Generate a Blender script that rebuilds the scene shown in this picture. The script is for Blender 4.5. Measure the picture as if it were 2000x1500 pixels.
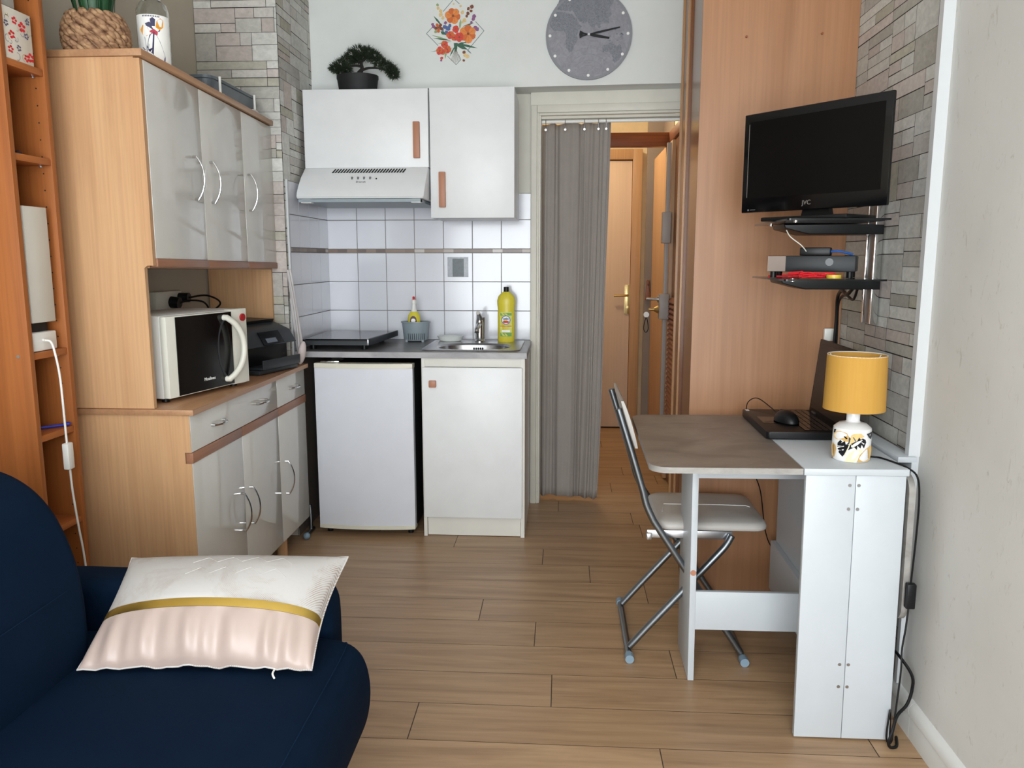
import bpy, bmesh, math, random
from mathutils import Vector, Matrix, noise
random.seed(7)
PI = math.pi
for o in list(bpy.data.objects): bpy.data.objects.remove(o)
C = bpy.context.scene.collection
S = bpy.context.scene

# ---------------------------------------------------------------- camera, world, light
cam = bpy.data.objects.new('camera', bpy.data.cameras.new('camera')); C.objects.link(cam)
cam.location = (0, 0, 1.32)
cam.rotation_euler = (PI/2 - 0.155644, 0, 0.0634)
cam.data.sensor_width = 36; cam.data.lens = 36*1555/2000; cam.data.clip_start = 0.02
S.camera = cam
S.view_settings.view_transform = 'Standard'; S.view_settings.look = 'None'
S.view_settings.gamma = 1; S.view_settings.use_curve_mapping = False
S.view_settings.exposure = 0.0
w = bpy.data.worlds.new('world'); S.world = w; w.use_nodes = True
w.node_tree.nodes['Background'].inputs[0].default_value = (0.78, 0.88, 1.0, 1)
w.node_tree.nodes['Background'].inputs[1].default_value = 1.0

def area(name, loc, size, sizey, power, col, target):
    l = bpy.data.lights.new(name, 'AREA'); l.shape = 'RECTANGLE'; l.size = size; l.size_y = sizey
    l.energy = power; l.color = col
    o = bpy.data.objects.new(name, l); C.objects.link(o); o.location = loc
    d = Vector(target) - Vector(loc); o.rotation_euler = d.to_track_quat('-Z', 'Y').to_euler()
    return o
area('window_daylight', (-0.25, -1.42, 1.30), 2.30, 2.2, 165, (0.93, 0.975, 1.0), (-0.25, 3, 1.30))

def bulb(name, loc, power, col, r=0.06):
    l = bpy.data.lights.new(name, 'POINT'); l.energy = power; l.color = col; l.shadow_soft_size = r
    o = bpy.data.objects.new(name, l); C.objects.link(o); o.location = loc
    return o
bulb('hall_bulb', (0.10, 5.3, 2.36), 21, (1.0, 0.86, 0.62), 0.07)

# ---------------------------------------------------------------- materials
def srgb(h):
    if isinstance(h, str):
        h = h.lstrip('#'); h = [int(h[i:i+2], 16)/255 for i in (0, 2, 4)]
    return tuple((c/12.92 if c <= 0.04045 else ((c+0.055)/1.055)**2.4) for c in h) + (1,)

def base(name, rough=0.5, metal=0.0, spec=0.5):
    m = bpy.data.materials.new(name); m.use_nodes = True
    nt = m.node_tree; b = nt.nodes['Principled BSDF']
    b.inputs['Roughness'].default_value = rough; b.inputs['Metallic'].default_value = metal
    b.inputs['Specular IOR Level'].default_value = spec
    return m, nt, b

def coords(nt, scale, kind='Object', rot=(0, 0, 0)):
    t = nt.nodes.new('ShaderNodeTexCoord'); mp = nt.nodes.new('ShaderNodeMapping')
    mp.inputs['Scale'].default_value = scale; mp.inputs['Rotation'].default_value = rot
    nt.links.new(t.outputs[kind], mp.inputs[0]); return mp.outputs[0]

def nz(nt, vec, scale=5, detail=4, dist=0.0, rough=0.5):
    n = nt.nodes.new('ShaderNodeTexNoise'); n.inputs['Scale'].default_value = scale
    n.inputs['Detail'].default_value = detail; n.inputs['Distortion'].default_value = dist
    n.inputs['Roughness'].default_value = rough
    nt.links.new(vec, n.inputs['Vector']); return n.outputs[0]

def ramp(nt, fac, stops):
    r = nt.nodes.new('ShaderNodeValToRGB'); e = r.color_ramp.elements
    while len(e) < len(stops): e.new(0.5)
    for i, (p, c) in enumerate(stops):
        e[i].position = p; e[i].color = c
    nt.links.new(fac, r.inputs[0]); return r.outputs[0]

def mix(nt, fac, a, b, mode='MIX'):
    n = nt.nodes.new('ShaderNodeMix'); n.data_type = 'RGBA'; n.blend_type = mode
    for k, v in ((0, fac), (6, a), (7, b)):
        if hasattr(v, 'links') or hasattr(v, 'is_output'): nt.links.new(v, n.inputs[k])
        else: n.inputs[k].default_value = v
    return n.outputs[2]

def bump(nt, b, h, strength=0.2, dist=0.002):
    n = nt.nodes.new('ShaderNodeBump'); n.inputs['Strength'].default_value = strength
    n.inputs['Distance'].default_value = dist
    nt.links.new(h, n.inputs['Height']); nt.links.new(n.outputs[0], b.inputs['Normal'])

def plain(name, col, rough=0.5, metal=0.0, spec=0.5, var=0.04, nscale=12, bmp=0.0):
    """near-uniform finish with a faint procedural mottle"""
    m, nt, b = base(name, rough, metal, spec); c = srgb(col)
    n = nz(nt, coords(nt, (1, 1, 1)), nscale, 3)
    lo = tuple(x*(1-var) for x in c[:3]) + (1,); hi = tuple(min(1, x*(1+var)) for x in c[:3]) + (1,)
    nt.links.new(ramp(nt, n, [(0.3, lo), (0.7, hi)]), b.inputs['Base Color'])
    if bmp: bump(nt, b, nz(nt, coords(nt, (1, 1, 1)), 180, 2), bmp, 0.001)
    return m

def wood(name, dark, light, axis='z', rough=0.42, k=1.0, spec=0.4, fine=0.25, coat=0.0):
    m, nt, b = base(name, rough, 0, spec)
    sc = {'x': (0.7*k, 9*k, 9*k), 'y': (9*k, 0.7*k, 9*k), 'z': (9*k, 9*k, 0.7*k)}[axis]
    sf = {'x': (3*k, 160*k, 160*k), 'y': (160*k, 3*k, 160*k), 'z': (160*k, 160*k, 3*k)}[axis]
    a = nz(nt, coords(nt, sc), 1.6, 5, 0.9, 0.55)
    col = ramp(nt, a, [(0.3, srgb(dark)), (0.68, srgb(light))])
    f = nz(nt, coords(nt, sf), 1.0, 2)
    fr = ramp(nt, f, [(0.35, (1-fine,)*3+(1,)), (0.62, (1, 1, 1, 1))])
    nt.links.new(mix(nt, 1.0, col, fr, 'MULTIPLY'), b.inputs['Base Color'])
    if coat: b.inputs['Coat Weight'].default_value = coat; b.inputs['Coat Roughness'].default_value = 0.15
    return m

def fabric(name, col, rough=0.9, var=0.15, scale=500):
    m, nt, b = base(name, rough, 0, 0.2); c = srgb(col)
    v = coords(nt, (1, 1, 1)); n = nz(nt, v, scale, 2); n2 = nz(nt, v, 9, 3)
    lo = tuple(x*(1-var) for x in c[:3]) + (1,); hi = tuple(x*(1+var) for x in c[:3]) + (1,)
    nt.links.new(mix(nt, 0.5, ramp(nt, n, [(0.35, lo), (0.65, hi)]), ramp(nt, n2, [(0.3, lo), (0.7, hi)])), b.inputs['Base Color'])
    bump(nt, b, n, 0.35, 0.001)
    b.inputs['Specular IOR Level'].default_value = 0.06
    return m

def metal(name, col='#c8c8c8', rough=0.25):
    return plain(name, col, rough, 1.0, 0.5, 0.03, 30)

def glass(name, tint=(0.9, 0.95, 0.95, 1), rough=0.02, alpha=None):
    m, nt, b = base(name, rough); b.inputs['Base Color'].default_value = tint
    b.inputs['Transmission Weight'].default_value = 1.0; b.inputs['IOR'].default_value = 1.45
    return m

def attr_mat(name, rough=0.8, mott=0.2, nscale=(14, 14, 14), bmp=0.3, spec=0.3, coords_kind='Object'):
    """colour comes from the per-piece colour attribute, with a procedural mottle over it"""
    m, nt, b = base(name, rough, 0, spec)
    a = nt.nodes.new('ShaderNodeAttribute'); a.attribute_name = 'tint'
    n = nz(nt, coords(nt, nscale), 2.2, 6, 0.6, 0.65)
    r = ramp(nt, n, [(0.28, (1-mott,)*3+(1,)), (0.7, (1, 1, 1, 1))])
    nt.links.new(mix(nt, 1.0, a.outputs['Color'], r, 'MULTIPLY'), b.inputs['Base Color'])
    if bmp: bump(nt, b, n, bmp, 0.003)
    return m

MAT = {}
MAT['white_lam'] = plain('white_laminate', '#e3e5e6', 0.38, var=0.02)
MAT['white_lam2'] = plain('cream_laminate', '#dcdad2', 0.45, var=0.02)
MAT['desk_white'] = plain('desk_white', '#bec4c9', 0.42, var=0.015)
MAT['fridge'] = plain('fridge_white', '#d7dae2', 0.42, var=0.015)
MAT['fridge_trim'] = plain('fridge_trim', '#d9d6c6', 0.4, var=0.02)
MAT['grey_gloss'] = plain('grey_gloss_laminate', '#d3d2cc', 0.09, var=0.015, spec=0.5)
MAT['beech'] = wood('beech', '#c5986f', '#d2a87d', 'z', 0.45, 0.8, fine=0.10)
MAT['beech_y'] = wood('beech_along', '#a87c5c', '#bb9069', 'y', 0.35, 0.8, fine=0.12)
MAT['rail_brown'] = wood('rail_brown', '#91644c', '#a37459', 'y', 0.4, 1.0, fine=0.1)
MAT['orange_wood'] = wood('orange_wood', '#985627', '#a66332', 'z', 0.42, 0.8, fine=0.14)
MAT['orange_wood_y'] = wood('orange_shelf_wood', '#a05a2c', '#b26a37', 'y', 0.42, 0.8, fine=0.14)
MAT['closet'] = wood('closet_panel', '#9b6d4b', '#ac7e5b', 'z', 0.38, 0.55, fine=0.10)
MAT['closet_side'] = wood('closet_side', '#724629', '#7f5231', 'z', 0.24, 0.9, fine=0.08, spec=0.6)
MAT['closet_dark'] = wood('closet_edge', '#744425', '#86532f', 'z', 0.3, 0.9, fine=0.1)
MAT['closet_line'] = wood('closet_bead', '#b98a5e', '#c99a6c', 'z', 0.25, 0.9, fine=0.06)
MAT['copper'] = wood('pinkish_handle', '#b0785c', '#bb8468', 'z', 0.45, 2, fine=0.1)
MAT['wall'] = plain('painted_wall', '#dcdfdc', 0.85, var=0.03, nscale=6, bmp=0.15)
MAT['wall_beige'] = plain('beige_wall', '#bcb3a1', 0.85, var=0.04, nscale=5, bmp=0.1)
MAT['ceiling'] = plain('ceiling_paint', '#eeeeee', 0.9)
MAT['cream'] = plain('cream_paint', '#d3d0c4', 0.5, var=0.03)
MAT['hall_wall'] = plain('hall_wall', '#e0ceae', 0.7, var=0.05)
MAT['hall_door'] = wood('hall_door', '#dcc2ae', '#e2c9b4', 'z', 0.45, 0.6, fine=0.04)
MAT['hall_frame'] = wood('hall_frame', '#b68d68', '#c69c74', 'z', 0.45, 0.8, fine=0.1)
MAT['hall_beam'] = wood('hall_beam', '#7c4324', '#93552f', 'x', 0.4, 0.8)
MAT['grey_brown'] = plain('grey_brown', '#85766c', 0.6)
MAT['trunking'] = plain('white_trunking', '#c6c9cb', 0.4, var=0.01)
MAT['skirting'] = plain('skirting', '#d6d6d2', 0.45, var=0.02)
MAT['chrome'] = metal('chrome', '#d5d5d5', 0.12)
MAT['steel'] = metal('brushed_steel', '#b9b9bb', 0.3)
MAT['chair_metal'] = metal('silver_tube', '#858b90', 0.36)
MAT['brass'] = metal('brass', '#dcc68c', 0.3)
MAT['alu'] = metal('aluminium', '#c9ccd0', 0.3)
MAT['black_gloss'] = plain('black_gloss', '#08080a', 0.12, var=0.1, spec=0.35)
MAT['black'] = plain('black_plastic', '#0f1012', 0.4, var=0.1, spec=0.3)
MAT['black_matt'] = plain('black_matt', '#121315', 0.65, var=0.1)
MAT['dark_grey'] = plain('dark_grey_plastic', '#262b30', 0.45, var=0.06)
MAT['screen'] = plain('screen_glass', '#060607', 0.25, var=0.05, spec=0.2)
MAT['white_plastic'] = plain('white_plastic', '#e6e6e1', 0.35, var=0.02)
MAT['cream_plastic'] = plain('cream_plastic', '#dcdbcf', 0.4, var=0.02)
MAT['grey_plastic'] = plain('grey_plastic', '#8b989f', 0.4, var=0.03)
MAT['blue_rubber'] = plain('blue_grey_rubber', '#7d93a3', 0.6, var=0.04)
MAT['yellow_plastic'] = plain('yellow_plastic', '#d9cb3c', 0.35, var=0.04)
MAT['red'] = plain('red_nylon', '#d2202a', 0.6, var=0.15, nscale=80)
MAT['red_dk'] = plain('red_box', '#a3161f', 0.45, var=0.05)
MAT['green'] = plain('green_print', '#5f9b3a', 0.5, var=0.15)
MAT['blue'] = plain('blue_print', '#2b5fae', 0.5, var=0.05)
MAT['white_print'] = plain('white_print', '#f0f0ec', 0.5, var=0.01)
MAT['print_grey'] = plain('grey_print', '#5f6266', 0.5)
MAT['sofa'] = fabric('navy_fabric', '#0b1c30', 0.88, 0.14, 600)
MAT['sofa_seam'] = fabric('navy_seam', '#10253b', 0.9, 0.1, 600)
MAT['curtain'] = fabric('grey_curtain', '#968f89', 0.92, 0.06, 300)
MAT['gold'] = metal('gold_foil', '#d9b860', 0.33)
MAT['leather'] = plain('grey_white_leather', '#b9b4ae', 0.45, var=0.03, bmp=0.1)
MAT['shade'] = None
MAT['ceramic'] = plain('white_ceramic', '#ebebea', 0.18, var=0.01)
MAT['ink_black'] = plain('leaf_black', '#15151b', 0.2)
MAT['ink_gold'] = plain('leaf_gold', '#d7b16f', 0.3, var=0.12, nscale=60)
MAT['ink_pale'] = plain('leaf_pale', '#ecdcae', 0.3, var=0.1, nscale=60)
MAT['tile'] = plain('glazed_tile', '#d8dae2', 0.14, var=0.02, nscale=5, spec=0.6)
MAT['grout'] = plain('grout', '#8a8681', 0.9)
MAT['accent'] = None
MAT['grout_dark'] = plain('dark_joint', '#5d5247', 0.95)

def mk_worktop(name, d, l, rough=0.4, sc=1.0):
    m, nt, b = base(name, rough)
    v = coords(nt, (sc*2.2, sc*4, sc*4)); a = nz(nt, v, 2.2, 8, 0.8, 0.62)
    nt.links.new(ramp(nt, a, [(0.3, srgb(d)), (0.7, srgb(l))]), b.inputs['Base Color'])
    return m
MAT['worktop'] = mk_worktop('worktop', '#605f60', '#82807f', 0.32)
MAT['worktop_edge'] = mk_worktop('worktop_edge', '#89878a', '#b1b0b2', 0.4)
MAT['leaf_top'] = mk_worktop('concrete_leaf', '#675d55', '#8b8076', 0.42)
MAT['leaf_edge'] = mk_worktop('concrete_edge', '#7f7c78', '#a3a09b', 0.5, 2)

def mk_wallpaper():
    m, nt, b = base('textured_wallpaper', 0.85, 0, 0.2)
    v = coords(nt, (1, 1, 1)); a = nz(nt, v, 3, 5, 0.4)
    c = ramp(nt, a, [(0.3, srgb('#cccbc7')), (0.7, srgb('#d5d4d0'))])
    s = nz(nt, coords(nt, (1, 16, 7)), 2.4, 5, 1.2, 0.7)
    s2 = ramp(nt, s, [(0.60, (1, 1, 1, 1)), (0.72, (0.80, 0.78, 0.74, 1))])
    nt.links.new(mix(nt, 1.0, c, s2, 'MULTIPLY'), b.inputs['Base Color'])
    bump(nt, b, s, 0.2, 0.002); return m
MAT['wallpaper'] = mk_wallpaper()
MAT['stone'] = attr_mat('stone_wallpaper', 0.85, 0.26, (16, 16, 22), 0.10, 0.15)

def mk_floor():
    m, nt, b = base('laminate_floor', 0.36, 0, 0.45)
    a = nt.nodes.new('ShaderNodeAttribute'); a.attribute_name = 'tint'
    tc = nt.nodes.new('ShaderNodeTexCoord')
    sh = nt.nodes.new('ShaderNodeVectorMath'); sh.operation = 'MULTIPLY_ADD'
    nt.links.new(a.outputs['Color'], sh.inputs[0]); sh.inputs[1].default_value = (37, 61, 13)
    nt.links.new(tc.outputs['Object'], sh.inputs[2])
    def lay(scale, ns, det, dist):
        mp = nt.nodes.new('ShaderNodeMapping'); mp.inputs['Scale'].default_value = scale
        nt.links.new(sh.outputs[0], mp.inputs[0]); return nz(nt, mp.outputs[0], ns, det, dist, 0.6)
    n1 = lay((0.9, 11, 1), 1.5, 6, 1.0); n2 = lay((3, 70, 1), 1.2, 4, 0.3); n3 = lay((1.6, 34, 1), 1.3, 3, 0.6)
    c = ramp(nt, n1, [(0.28, srgb('#98795b')), (0.5, srgb('#ad8d6c')), (0.72, srgb('#ba9b78'))])
    c = mix(nt, 1.0, c, ramp(nt, n2, [(0.3, (0.86, 0.85, 0.83, 1)), (0.6, (1, 1, 1, 1))]), 'MULTIPLY')
    c = mix(nt, 1.0, c, ramp(nt, n3, [(0.25, (0.78, 0.75, 0.72, 1)), (0.42, (1, 1, 1, 1))]), 'MULTIPLY')
    sep = nt.nodes.new('ShaderNodeSeparateColor'); nt.links.new(a.outputs['Color'], sep.inputs[0])
    c = mix(nt, 1.0, c, ramp(nt, sep.outputs[0], [(0, (0.90, 0.89, 0.88, 1)), (1, (1.0, 1.0, 1.0, 1))]), 'MULTIPLY')
    nt.links.new(c, b.inputs['Base Color'])
    rr = ramp(nt, n2, [(0.2, (0.30,)*3+(1,)), (0.8, (0.46,)*3+(1,))]); nt.links.new(rr, b.inputs['Roughness'])
    bump(nt, b, n2, 0.08, 0.001); return m
MAT['floor'] = mk_floor()

def mk_accent():
    m, nt, b = base('mosaic_strip', 0.3)
    v = nt.nodes.new('ShaderNodeTexWhiteNoise'); v.noise_dimensions = '3D'
    sn = nt.nodes.new('ShaderNodeVectorMath'); sn.operation = 'SNAP'; sn.inputs[1].default_value = (0.052, 0.052, 10)
    t = nt.nodes.new('ShaderNodeTexCoord'); nt.links.new(t.outputs['Object'], sn.inputs[0]); nt.links.new(sn.outputs[0], v.inputs['Vector'])
    nt.links.new(ramp(nt, v.outputs['Value'], [(0.0, srgb('#5b4a42')), (0.5, srgb('#7d6658')), (0.85, srgb('#8f7a6a')), (1.0, srgb('#d8d2cc'))]), b.inputs['Base Color'])
    return m
MAT['accent'] = mk_accent()

def mk_shade():
    m, nt, b = base('yellow_lampshade', 0.75, 0, 0.2)
    n = nz(nt, coords(nt, (120, 120, 6)), 1, 2)
    nt.links.new(ramp(nt, n, [(0.3, srgb('#bd8f40')), (0.7, srgb('#c19447'))]), b.inputs['Base Color'])
    return m
MAT['shade'] = mk_shade()

def mk_pillow_white():
    m, nt, b = base('embossed_white', 0.7, 0, 0.3)
    v = coords(nt, (1, 1, 1))
    wv = nt.nodes.new('ShaderNodeTexWave'); wv.inputs['Scale'].default_value = 95; wv.inputs['Distortion'].default_value = 1.5
    mp = coords(nt, (1, 1, 1), rot=(0, 0, 0.6)); nt.links.new(mp, wv.inputs['Vector'])
    e = nz(nt, v, 7, 5, 0.5, 0.7)
    mask = ramp(nt, e, [(0.48, (0, 0, 0, 1)), (0.62, (1, 1, 1, 1))])
    lines = ramp(nt, wv.outputs[0], [(0.55, (0, 0, 0, 1)), (0.75, (0.75, 0.75, 0.75, 1))])
    f = mix(nt, 1.0, mask, lines, 'MULTIPLY')
    nt.links.new(mix(nt, f, srgb('#bcb9b6'), srgb('#8d7a6a')), b.inputs['Base Color'])
    bump(nt, b, nz(nt, v, 90, 3), 0.3, 0.001); return m
MAT['pillow_white'] = mk_pillow_white()
MAT['satin'] = plain('pink_satin', '#b09d94', 0.4, var=0.03, spec=0.5)
MAT['satin'].node_tree.nodes['Principled BSDF'].inputs['Sheen Weight'].default_value = 0.1

# ---------------------------------------------------------------- mesh builder
class B:
    def __init__(s): s.bm = bmesh.new()
    def _mark(s): return len(s.bm.faces)
    def _set(s, old, mi):
        s.bm.faces.ensure_lookup_table()
        for f in s.bm.faces:
            if f not in old: f.material_index = mi
    def box(s, x0, x1, y0, y1, z0, z1, bev=0.0, mi=0, seg=2):
        old = set(s.bm.faces) if (mi or bev) else None
        vs = [s.bm.verts.new((x, y, z)) for x in (x0, x1) for y in (y0, y1) for z in (z0, z1)]
        fs = [(0, 1, 3, 2), (4, 6, 7, 5), (0, 4, 5, 1), (2, 3, 7, 6), (0, 2, 6, 4), (1, 5, 7, 3)]
        F = [s.bm.faces.new([vs[i] for i in f]) for f in fs]
        if bev:
            E = list({e for f in F for e in f.edges})
            bmesh.ops.bevel(s.bm, geom=E, offset=bev, segments=seg, profile=0.5, affect='EDGES')
        if mi:
            for f in s.bm.faces:
                if f not in old: f.material_index = mi
        return s
    def poly(s, pts, mi=0):
        f = s.bm.faces.new([s.bm.verts.new(p) for p in pts]); f.material_index = mi; return s
    def prism(s, pts, plane, a, b, mi=0, bev=0.0):
        """extrude a 2D outline between a and b along the axis missing from plane"""
        def P(u, v, t): return {'xy': (u, v, t), 'xz': (u, t, v), 'yz': (t, u, v)}[plane]
        A = [s.bm.verts.new(P(u, v, a)) for u, v in pts]; Bv = [s.bm.verts.new(P(u, v, b)) for u, v in pts]
        n = len(pts); F = [s.bm.faces.new(A), s.bm.faces.new(Bv[::-1])]
        for i in range(n): F.append(s.bm.faces.new((A[i], A[(i+1) % n], Bv[(i+1) % n], Bv[i])))
        for f in F: f.material_index = mi
        if bev:
            E = list(set(F[0].edges) | set(F[1].edges))
            bmesh.ops.bevel(s.bm, geom=E, offset=bev, segments=3, profile=0.5, affect='EDGES')
        return s
    def ring(s, c, t, r, n, up=None):
        t = Vector(t).normalized()
        u = Vector(up) if up else (Vector((0, 0, 1)) if abs(t.z) < 0.9 else Vector((1, 0, 0)))
        a = t.cross(u).normalized(); b = t.cross(a).normalized()
        return [s.bm.verts.new(Vector(c) + a*(r*math.cos(2*PI*i/n)) + b*(r*math.sin(2*PI*i/n))) for i in range(n)]
    def tube(s, pts, r, n=8, mi=0, closed=False, caps=True, radii=None):
        pts = [Vector(p) for p in pts]; R = []; m = len(pts); up = None
        for i, p in enumerate(pts):
            if closed: t = (pts[(i+1) % m] - pts[i-1])
            else: t = pts[min(i+1, m-1)] - pts[max(i-1, 0)]
            t.normalize()
            if up is None: up = Vector((0, 0, 1)) if abs(t.z) < 0.9 else Vector((1, 0, 0))
            a = t.cross(up).normalized(); up = a.cross(t).normalized()
            rr = radii[i] if radii else r
            b2 = t.cross(a).normalized()
            R.append([s.bm.verts.new(p + a*(rr*math.cos(2*PI*k/n)) + b2*(rr*math.sin(2*PI*k/n))) for k in range(n)])
        for i in range(m if closed else m-1):
            A, Bv = R[i], R[(i+1) % m]
            for k in range(n):
                f = s.bm.faces.new((A[k], A[(k+1) % n], Bv[(k+1) % n], Bv[k])); f.material_index = mi
        if caps and not closed:
            s.bm.faces.new(R[0]).material_index = mi; s.bm.faces.new(R[-1][::-1]).material_index = mi
        return s
    def cyl(s, p0, p1, r, r1=None, n=20, mi=0):
        return s.tube([p0, p1], r, n, mi, radii=[r, r if r1 is None else r1])
    def lathe(s, prof, c=(0, 0, 0), n=32, mi=0, sx=1, sy=1, cap0=True, cap1=True):
        R = []
        for r, z in prof:
            R.append([s.bm.verts.new((c[0]+sx*r*math.cos(2*PI*k/n), c[1]+sy*r*math.sin(2*PI*k/n), c[2]+z)) for k in range(n)])
        for A, Bv in zip(R, R[1:]):
            for k in range(n):
                f = s.bm.faces.new((A[k], A[(k+1) % n], Bv[(k+1) % n], Bv[k])); f.material_index = mi
        if cap0: s.bm.faces.new(R[0][::-1]).material_index = mi
        if cap1: s.bm.faces.new(R[-1]).material_index = mi
        return s
    def sph(s, c, rx, ry=None, rz=None, nu=16, nv=10, mi=0):
        ry = ry or rx; rz = rz or rx
        prof = [(math.sin(PI*i/nv), -math.cos(PI*i/nv)) for i in range(1, nv)]
        R = [[s.bm.verts.new((c[0]+rx*p*math.cos(2*PI*k/nu), c[1]+ry*p*math.sin(2*PI*k/nu), c[2]+rz*z)) for k in range(nu)] for p, z in prof]
        for A, Bv in zip(R, R[1:]):
            for k in range(nu): s.bm.faces.new((A[k], A[(k+1) % nu], Bv[(k+1) % nu], Bv[k])).material_index = mi
        b0 = s.bm.verts.new((c[0], c[1], c[2]-rz)); b1 = s.bm.verts.new((c[0], c[1], c[2]+rz))
        for k in range(nu):
            s.bm.faces.new((b0, R[0][(k+1) % nu], R[0][k])).material_index = mi
            s.bm.faces.new((b1, R[-1][k], R[-1][(k+1) % nu])).material_index = mi
        return s
    def loft(s, prof, ya, yb, r, n=5):
        """outline in x,z swept along y with rounded ends"""
        xs = [p[0] for p in prof]; zs = [p[1] for p in prof]
        cx, cz = (min(xs)+max(xs))/2, (min(zs)+max(zs))/2; W, H = max(xs)-min(xs), max(zs)-min(zs)
        st = []
        for i in range(n+1):
            a = PI/2*i/n; st.append((ya+r*(1-math.sin(a)), r*(1-math.cos(a))))
        st = st[::-1]; st += [(yb-(y-ya), ins) for y, ins in st[::-1]]
        Rg = [[s.bm.verts.new((cx+(x-cx)*(W-2*q)/W, y, cz+(z-cz)*(H-2*q)/H)) for x, z in prof] for y, q in st]
        m = len(prof)
        for A, Bv in zip(Rg, Rg[1:]):
            for i in range(m): s.bm.faces.new((A[i], A[(i+1) % m], Bv[(i+1) % m], Bv[i]))
        s.bm.faces.new(Rg[0]); s.bm.faces.new(Rg[-1][::-1]); return s
    def grid(s, fn, nu, nv, mi=0, both=None):
        V = [[s.bm.verts.new(fn(i/nu, j/nv)) for j in range(nv+1)] for i in range(nu+1)]
        for i in range(nu):
            for j in range(nv):
                f = s.bm.faces.new((V[i][j], V[i+1][j], V[i+1][j+1], V[i][j+1])); f.material_index = mi
        return s

def chaikin(P, n=2):
    for _ in range(n):
        Q = []
        for (xa, ya), (xb, yb) in zip(P, P[1:]+P[:1]):
            Q += [(xa*.75+xb*.25, ya*.75+yb*.25), (xa*.25+xb*.75, ya*.25+yb*.75)]
        P = Q
    return P

def spline(pts, n=8, closed=False):
    pts = [Vector(p) for p in pts]; out = []; m = len(pts)
    for i in range(m if closed else m-1):
        if closed: p0, p1, p2, p3 = pts[i-1], pts[i], pts[(i+1) % m], pts[(i+2) % m]
        else: p0, p1, p2, p3 = pts[max(i-1, 0)], pts[i], pts[i+1], pts[min(i+2, m-1)]
        for k in range(n):
            t = k/n
            out.append(0.5*((2*p1)+(p2-p0)*t+(2*p0-5*p1+4*p2-p3)*t*t+(3*p1-p0-3*p2+p3)*t**3))
    if not closed: out.append(pts[-1])
    return out

MW = {}
def link_mesh(name, bm, mats, recalc=True, smooth=True, angle=35):
    if recalc: bmesh.ops.recalc_face_normals(bm, faces=bm.faces)
    me = bpy.data.meshes.new(name); bm.to_mesh(me); bm.free()
    for m in (mats if isinstance(mats, (list, tuple)) else [mats]):
        me.materials.append(MAT[m] if isinstance(m, str) else m)
    if smooth:
        me.polygons.foreach_set('use_smooth', [True]*len(me.polygons)); me.set_sharp_from_angle(angle=math.radians(angle))
    o = bpy.data.objects.new(name, me); C.objects.link(o); return o

def tagset(o, label=None, cat=None, group=None, kind=None):
    if label: o['label'] = label
    if cat: o['category'] = cat
    if group: o['group'] = group
    if kind: o['kind'] = kind

def thing(name, label, cat, loc=(0, 0, 0), rot=(0, 0, 0), group=None):
    """an Empty at the thing's base that parents its parts"""
    o = bpy.data.objects.new(name, None); C.objects.link(o); o.empty_display_size = 0.05
    o.location = loc; o.rotation_euler = rot
    from mathutils import Euler
    MW[o] = Matrix.Translation(loc) @ Euler(rot).to_matrix().to_4x4()
    tagset(o, label, cat, group); return o

def obj(name, b, mats, parent=None, world=True, smooth=True, angle=35, label=None, recalc=True, mod=None):
    """one part; coordinates are world coordinates unless world=False (then the thing's own frame)"""
    bm = b.bm if isinstance(b, B) else b
    if parent is not None:
        if world: bm.transform(MW[parent].inverted())
        o = link_mesh(name, bm, mats, recalc, smooth, angle); o.parent = parent; MW[o] = MW[parent]
    else:
        xs = [v.co for v in bm.verts]
        c = Vector(((min(v.x for v in xs)+max(v.x for v in xs))/2, (min(v.y for v in xs)+max(v.y for v in xs))/2, min(v.z for v in xs)))
        bm.transform(Matrix.Translation(-c)); o = link_mesh(name, bm, mats, recalc, smooth, angle); o.location = c
        MW[o] = Matrix.Translation(c)
    if label: o['label'] = label
    return o

def single(name, b, mats, label, cat, group=None, **k):
    o = obj(name, b, mats, **k); tagset(o, label, cat, group); return o

def struct(name, b, mats, parent=None, **k):
    o = obj(name, b, mats, parent, **k)
    if parent is None: o['kind'] = 'structure'
    return o

def pieces(name, b, mats, parent=None, **k):
    """every separate piece of the builder's mesh becomes an object of its own"""
    bm = b.bm; bm.verts.ensure_lookup_table(); seen = set(); out = []
    for v0 in bm.verts:
        if v0 in seen: continue
        isl = []; st = [v0]; seen.add(v0)
        while st:
            v = st.pop(); isl.append(v)
            for e in v.link_edges:
                u = e.other_vert(v)
                if u not in seen: seen.add(u); st.append(u)
        nb = B(); mp = {v: nb.bm.verts.new(v.co) for v in isl}
        for f in {f for v in isl for f in v.link_faces}:
            g = nb.bm.faces.new([mp[v] for v in f.verts]); g.material_index = f.material_index
        out.append(obj(name, nb, mats, parent, **k))
    bm.free(); return out

def subsurf(o, lv=2):
    m = o.modifiers.new('smooth', 'SUBSURF'); m.levels = lv; m.render_levels = lv; return o

def text(name, s, size, mat, parent, M4, depth=0.0004):
    """raised lettering as a part"""
    cu = bpy.data.curves.new(name, 'FONT'); cu.body = s; cu.size = size; cu.extrude = depth; cu.align_x = 'CENTER'
    t = bpy.data.objects.new('tmp', cu); C.objects.link(t)
    bpy.context.view_layer.update()
    me = bpy.data.meshes.new_from_object(t.evaluated_get(bpy.context.evaluated_depsgraph_get()))
    bpy.data.objects.remove(t); bpy.data.curves.remove(cu)
    me.transform(MW[parent].inverted() @ M4); me.materials.clear(); me.materials.append(MAT[mat]); me.name = name
    o = bpy.data.objects.new(name, me); C.objects.link(o); o.parent = parent; MW[o] = MW[parent]; return o

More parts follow.
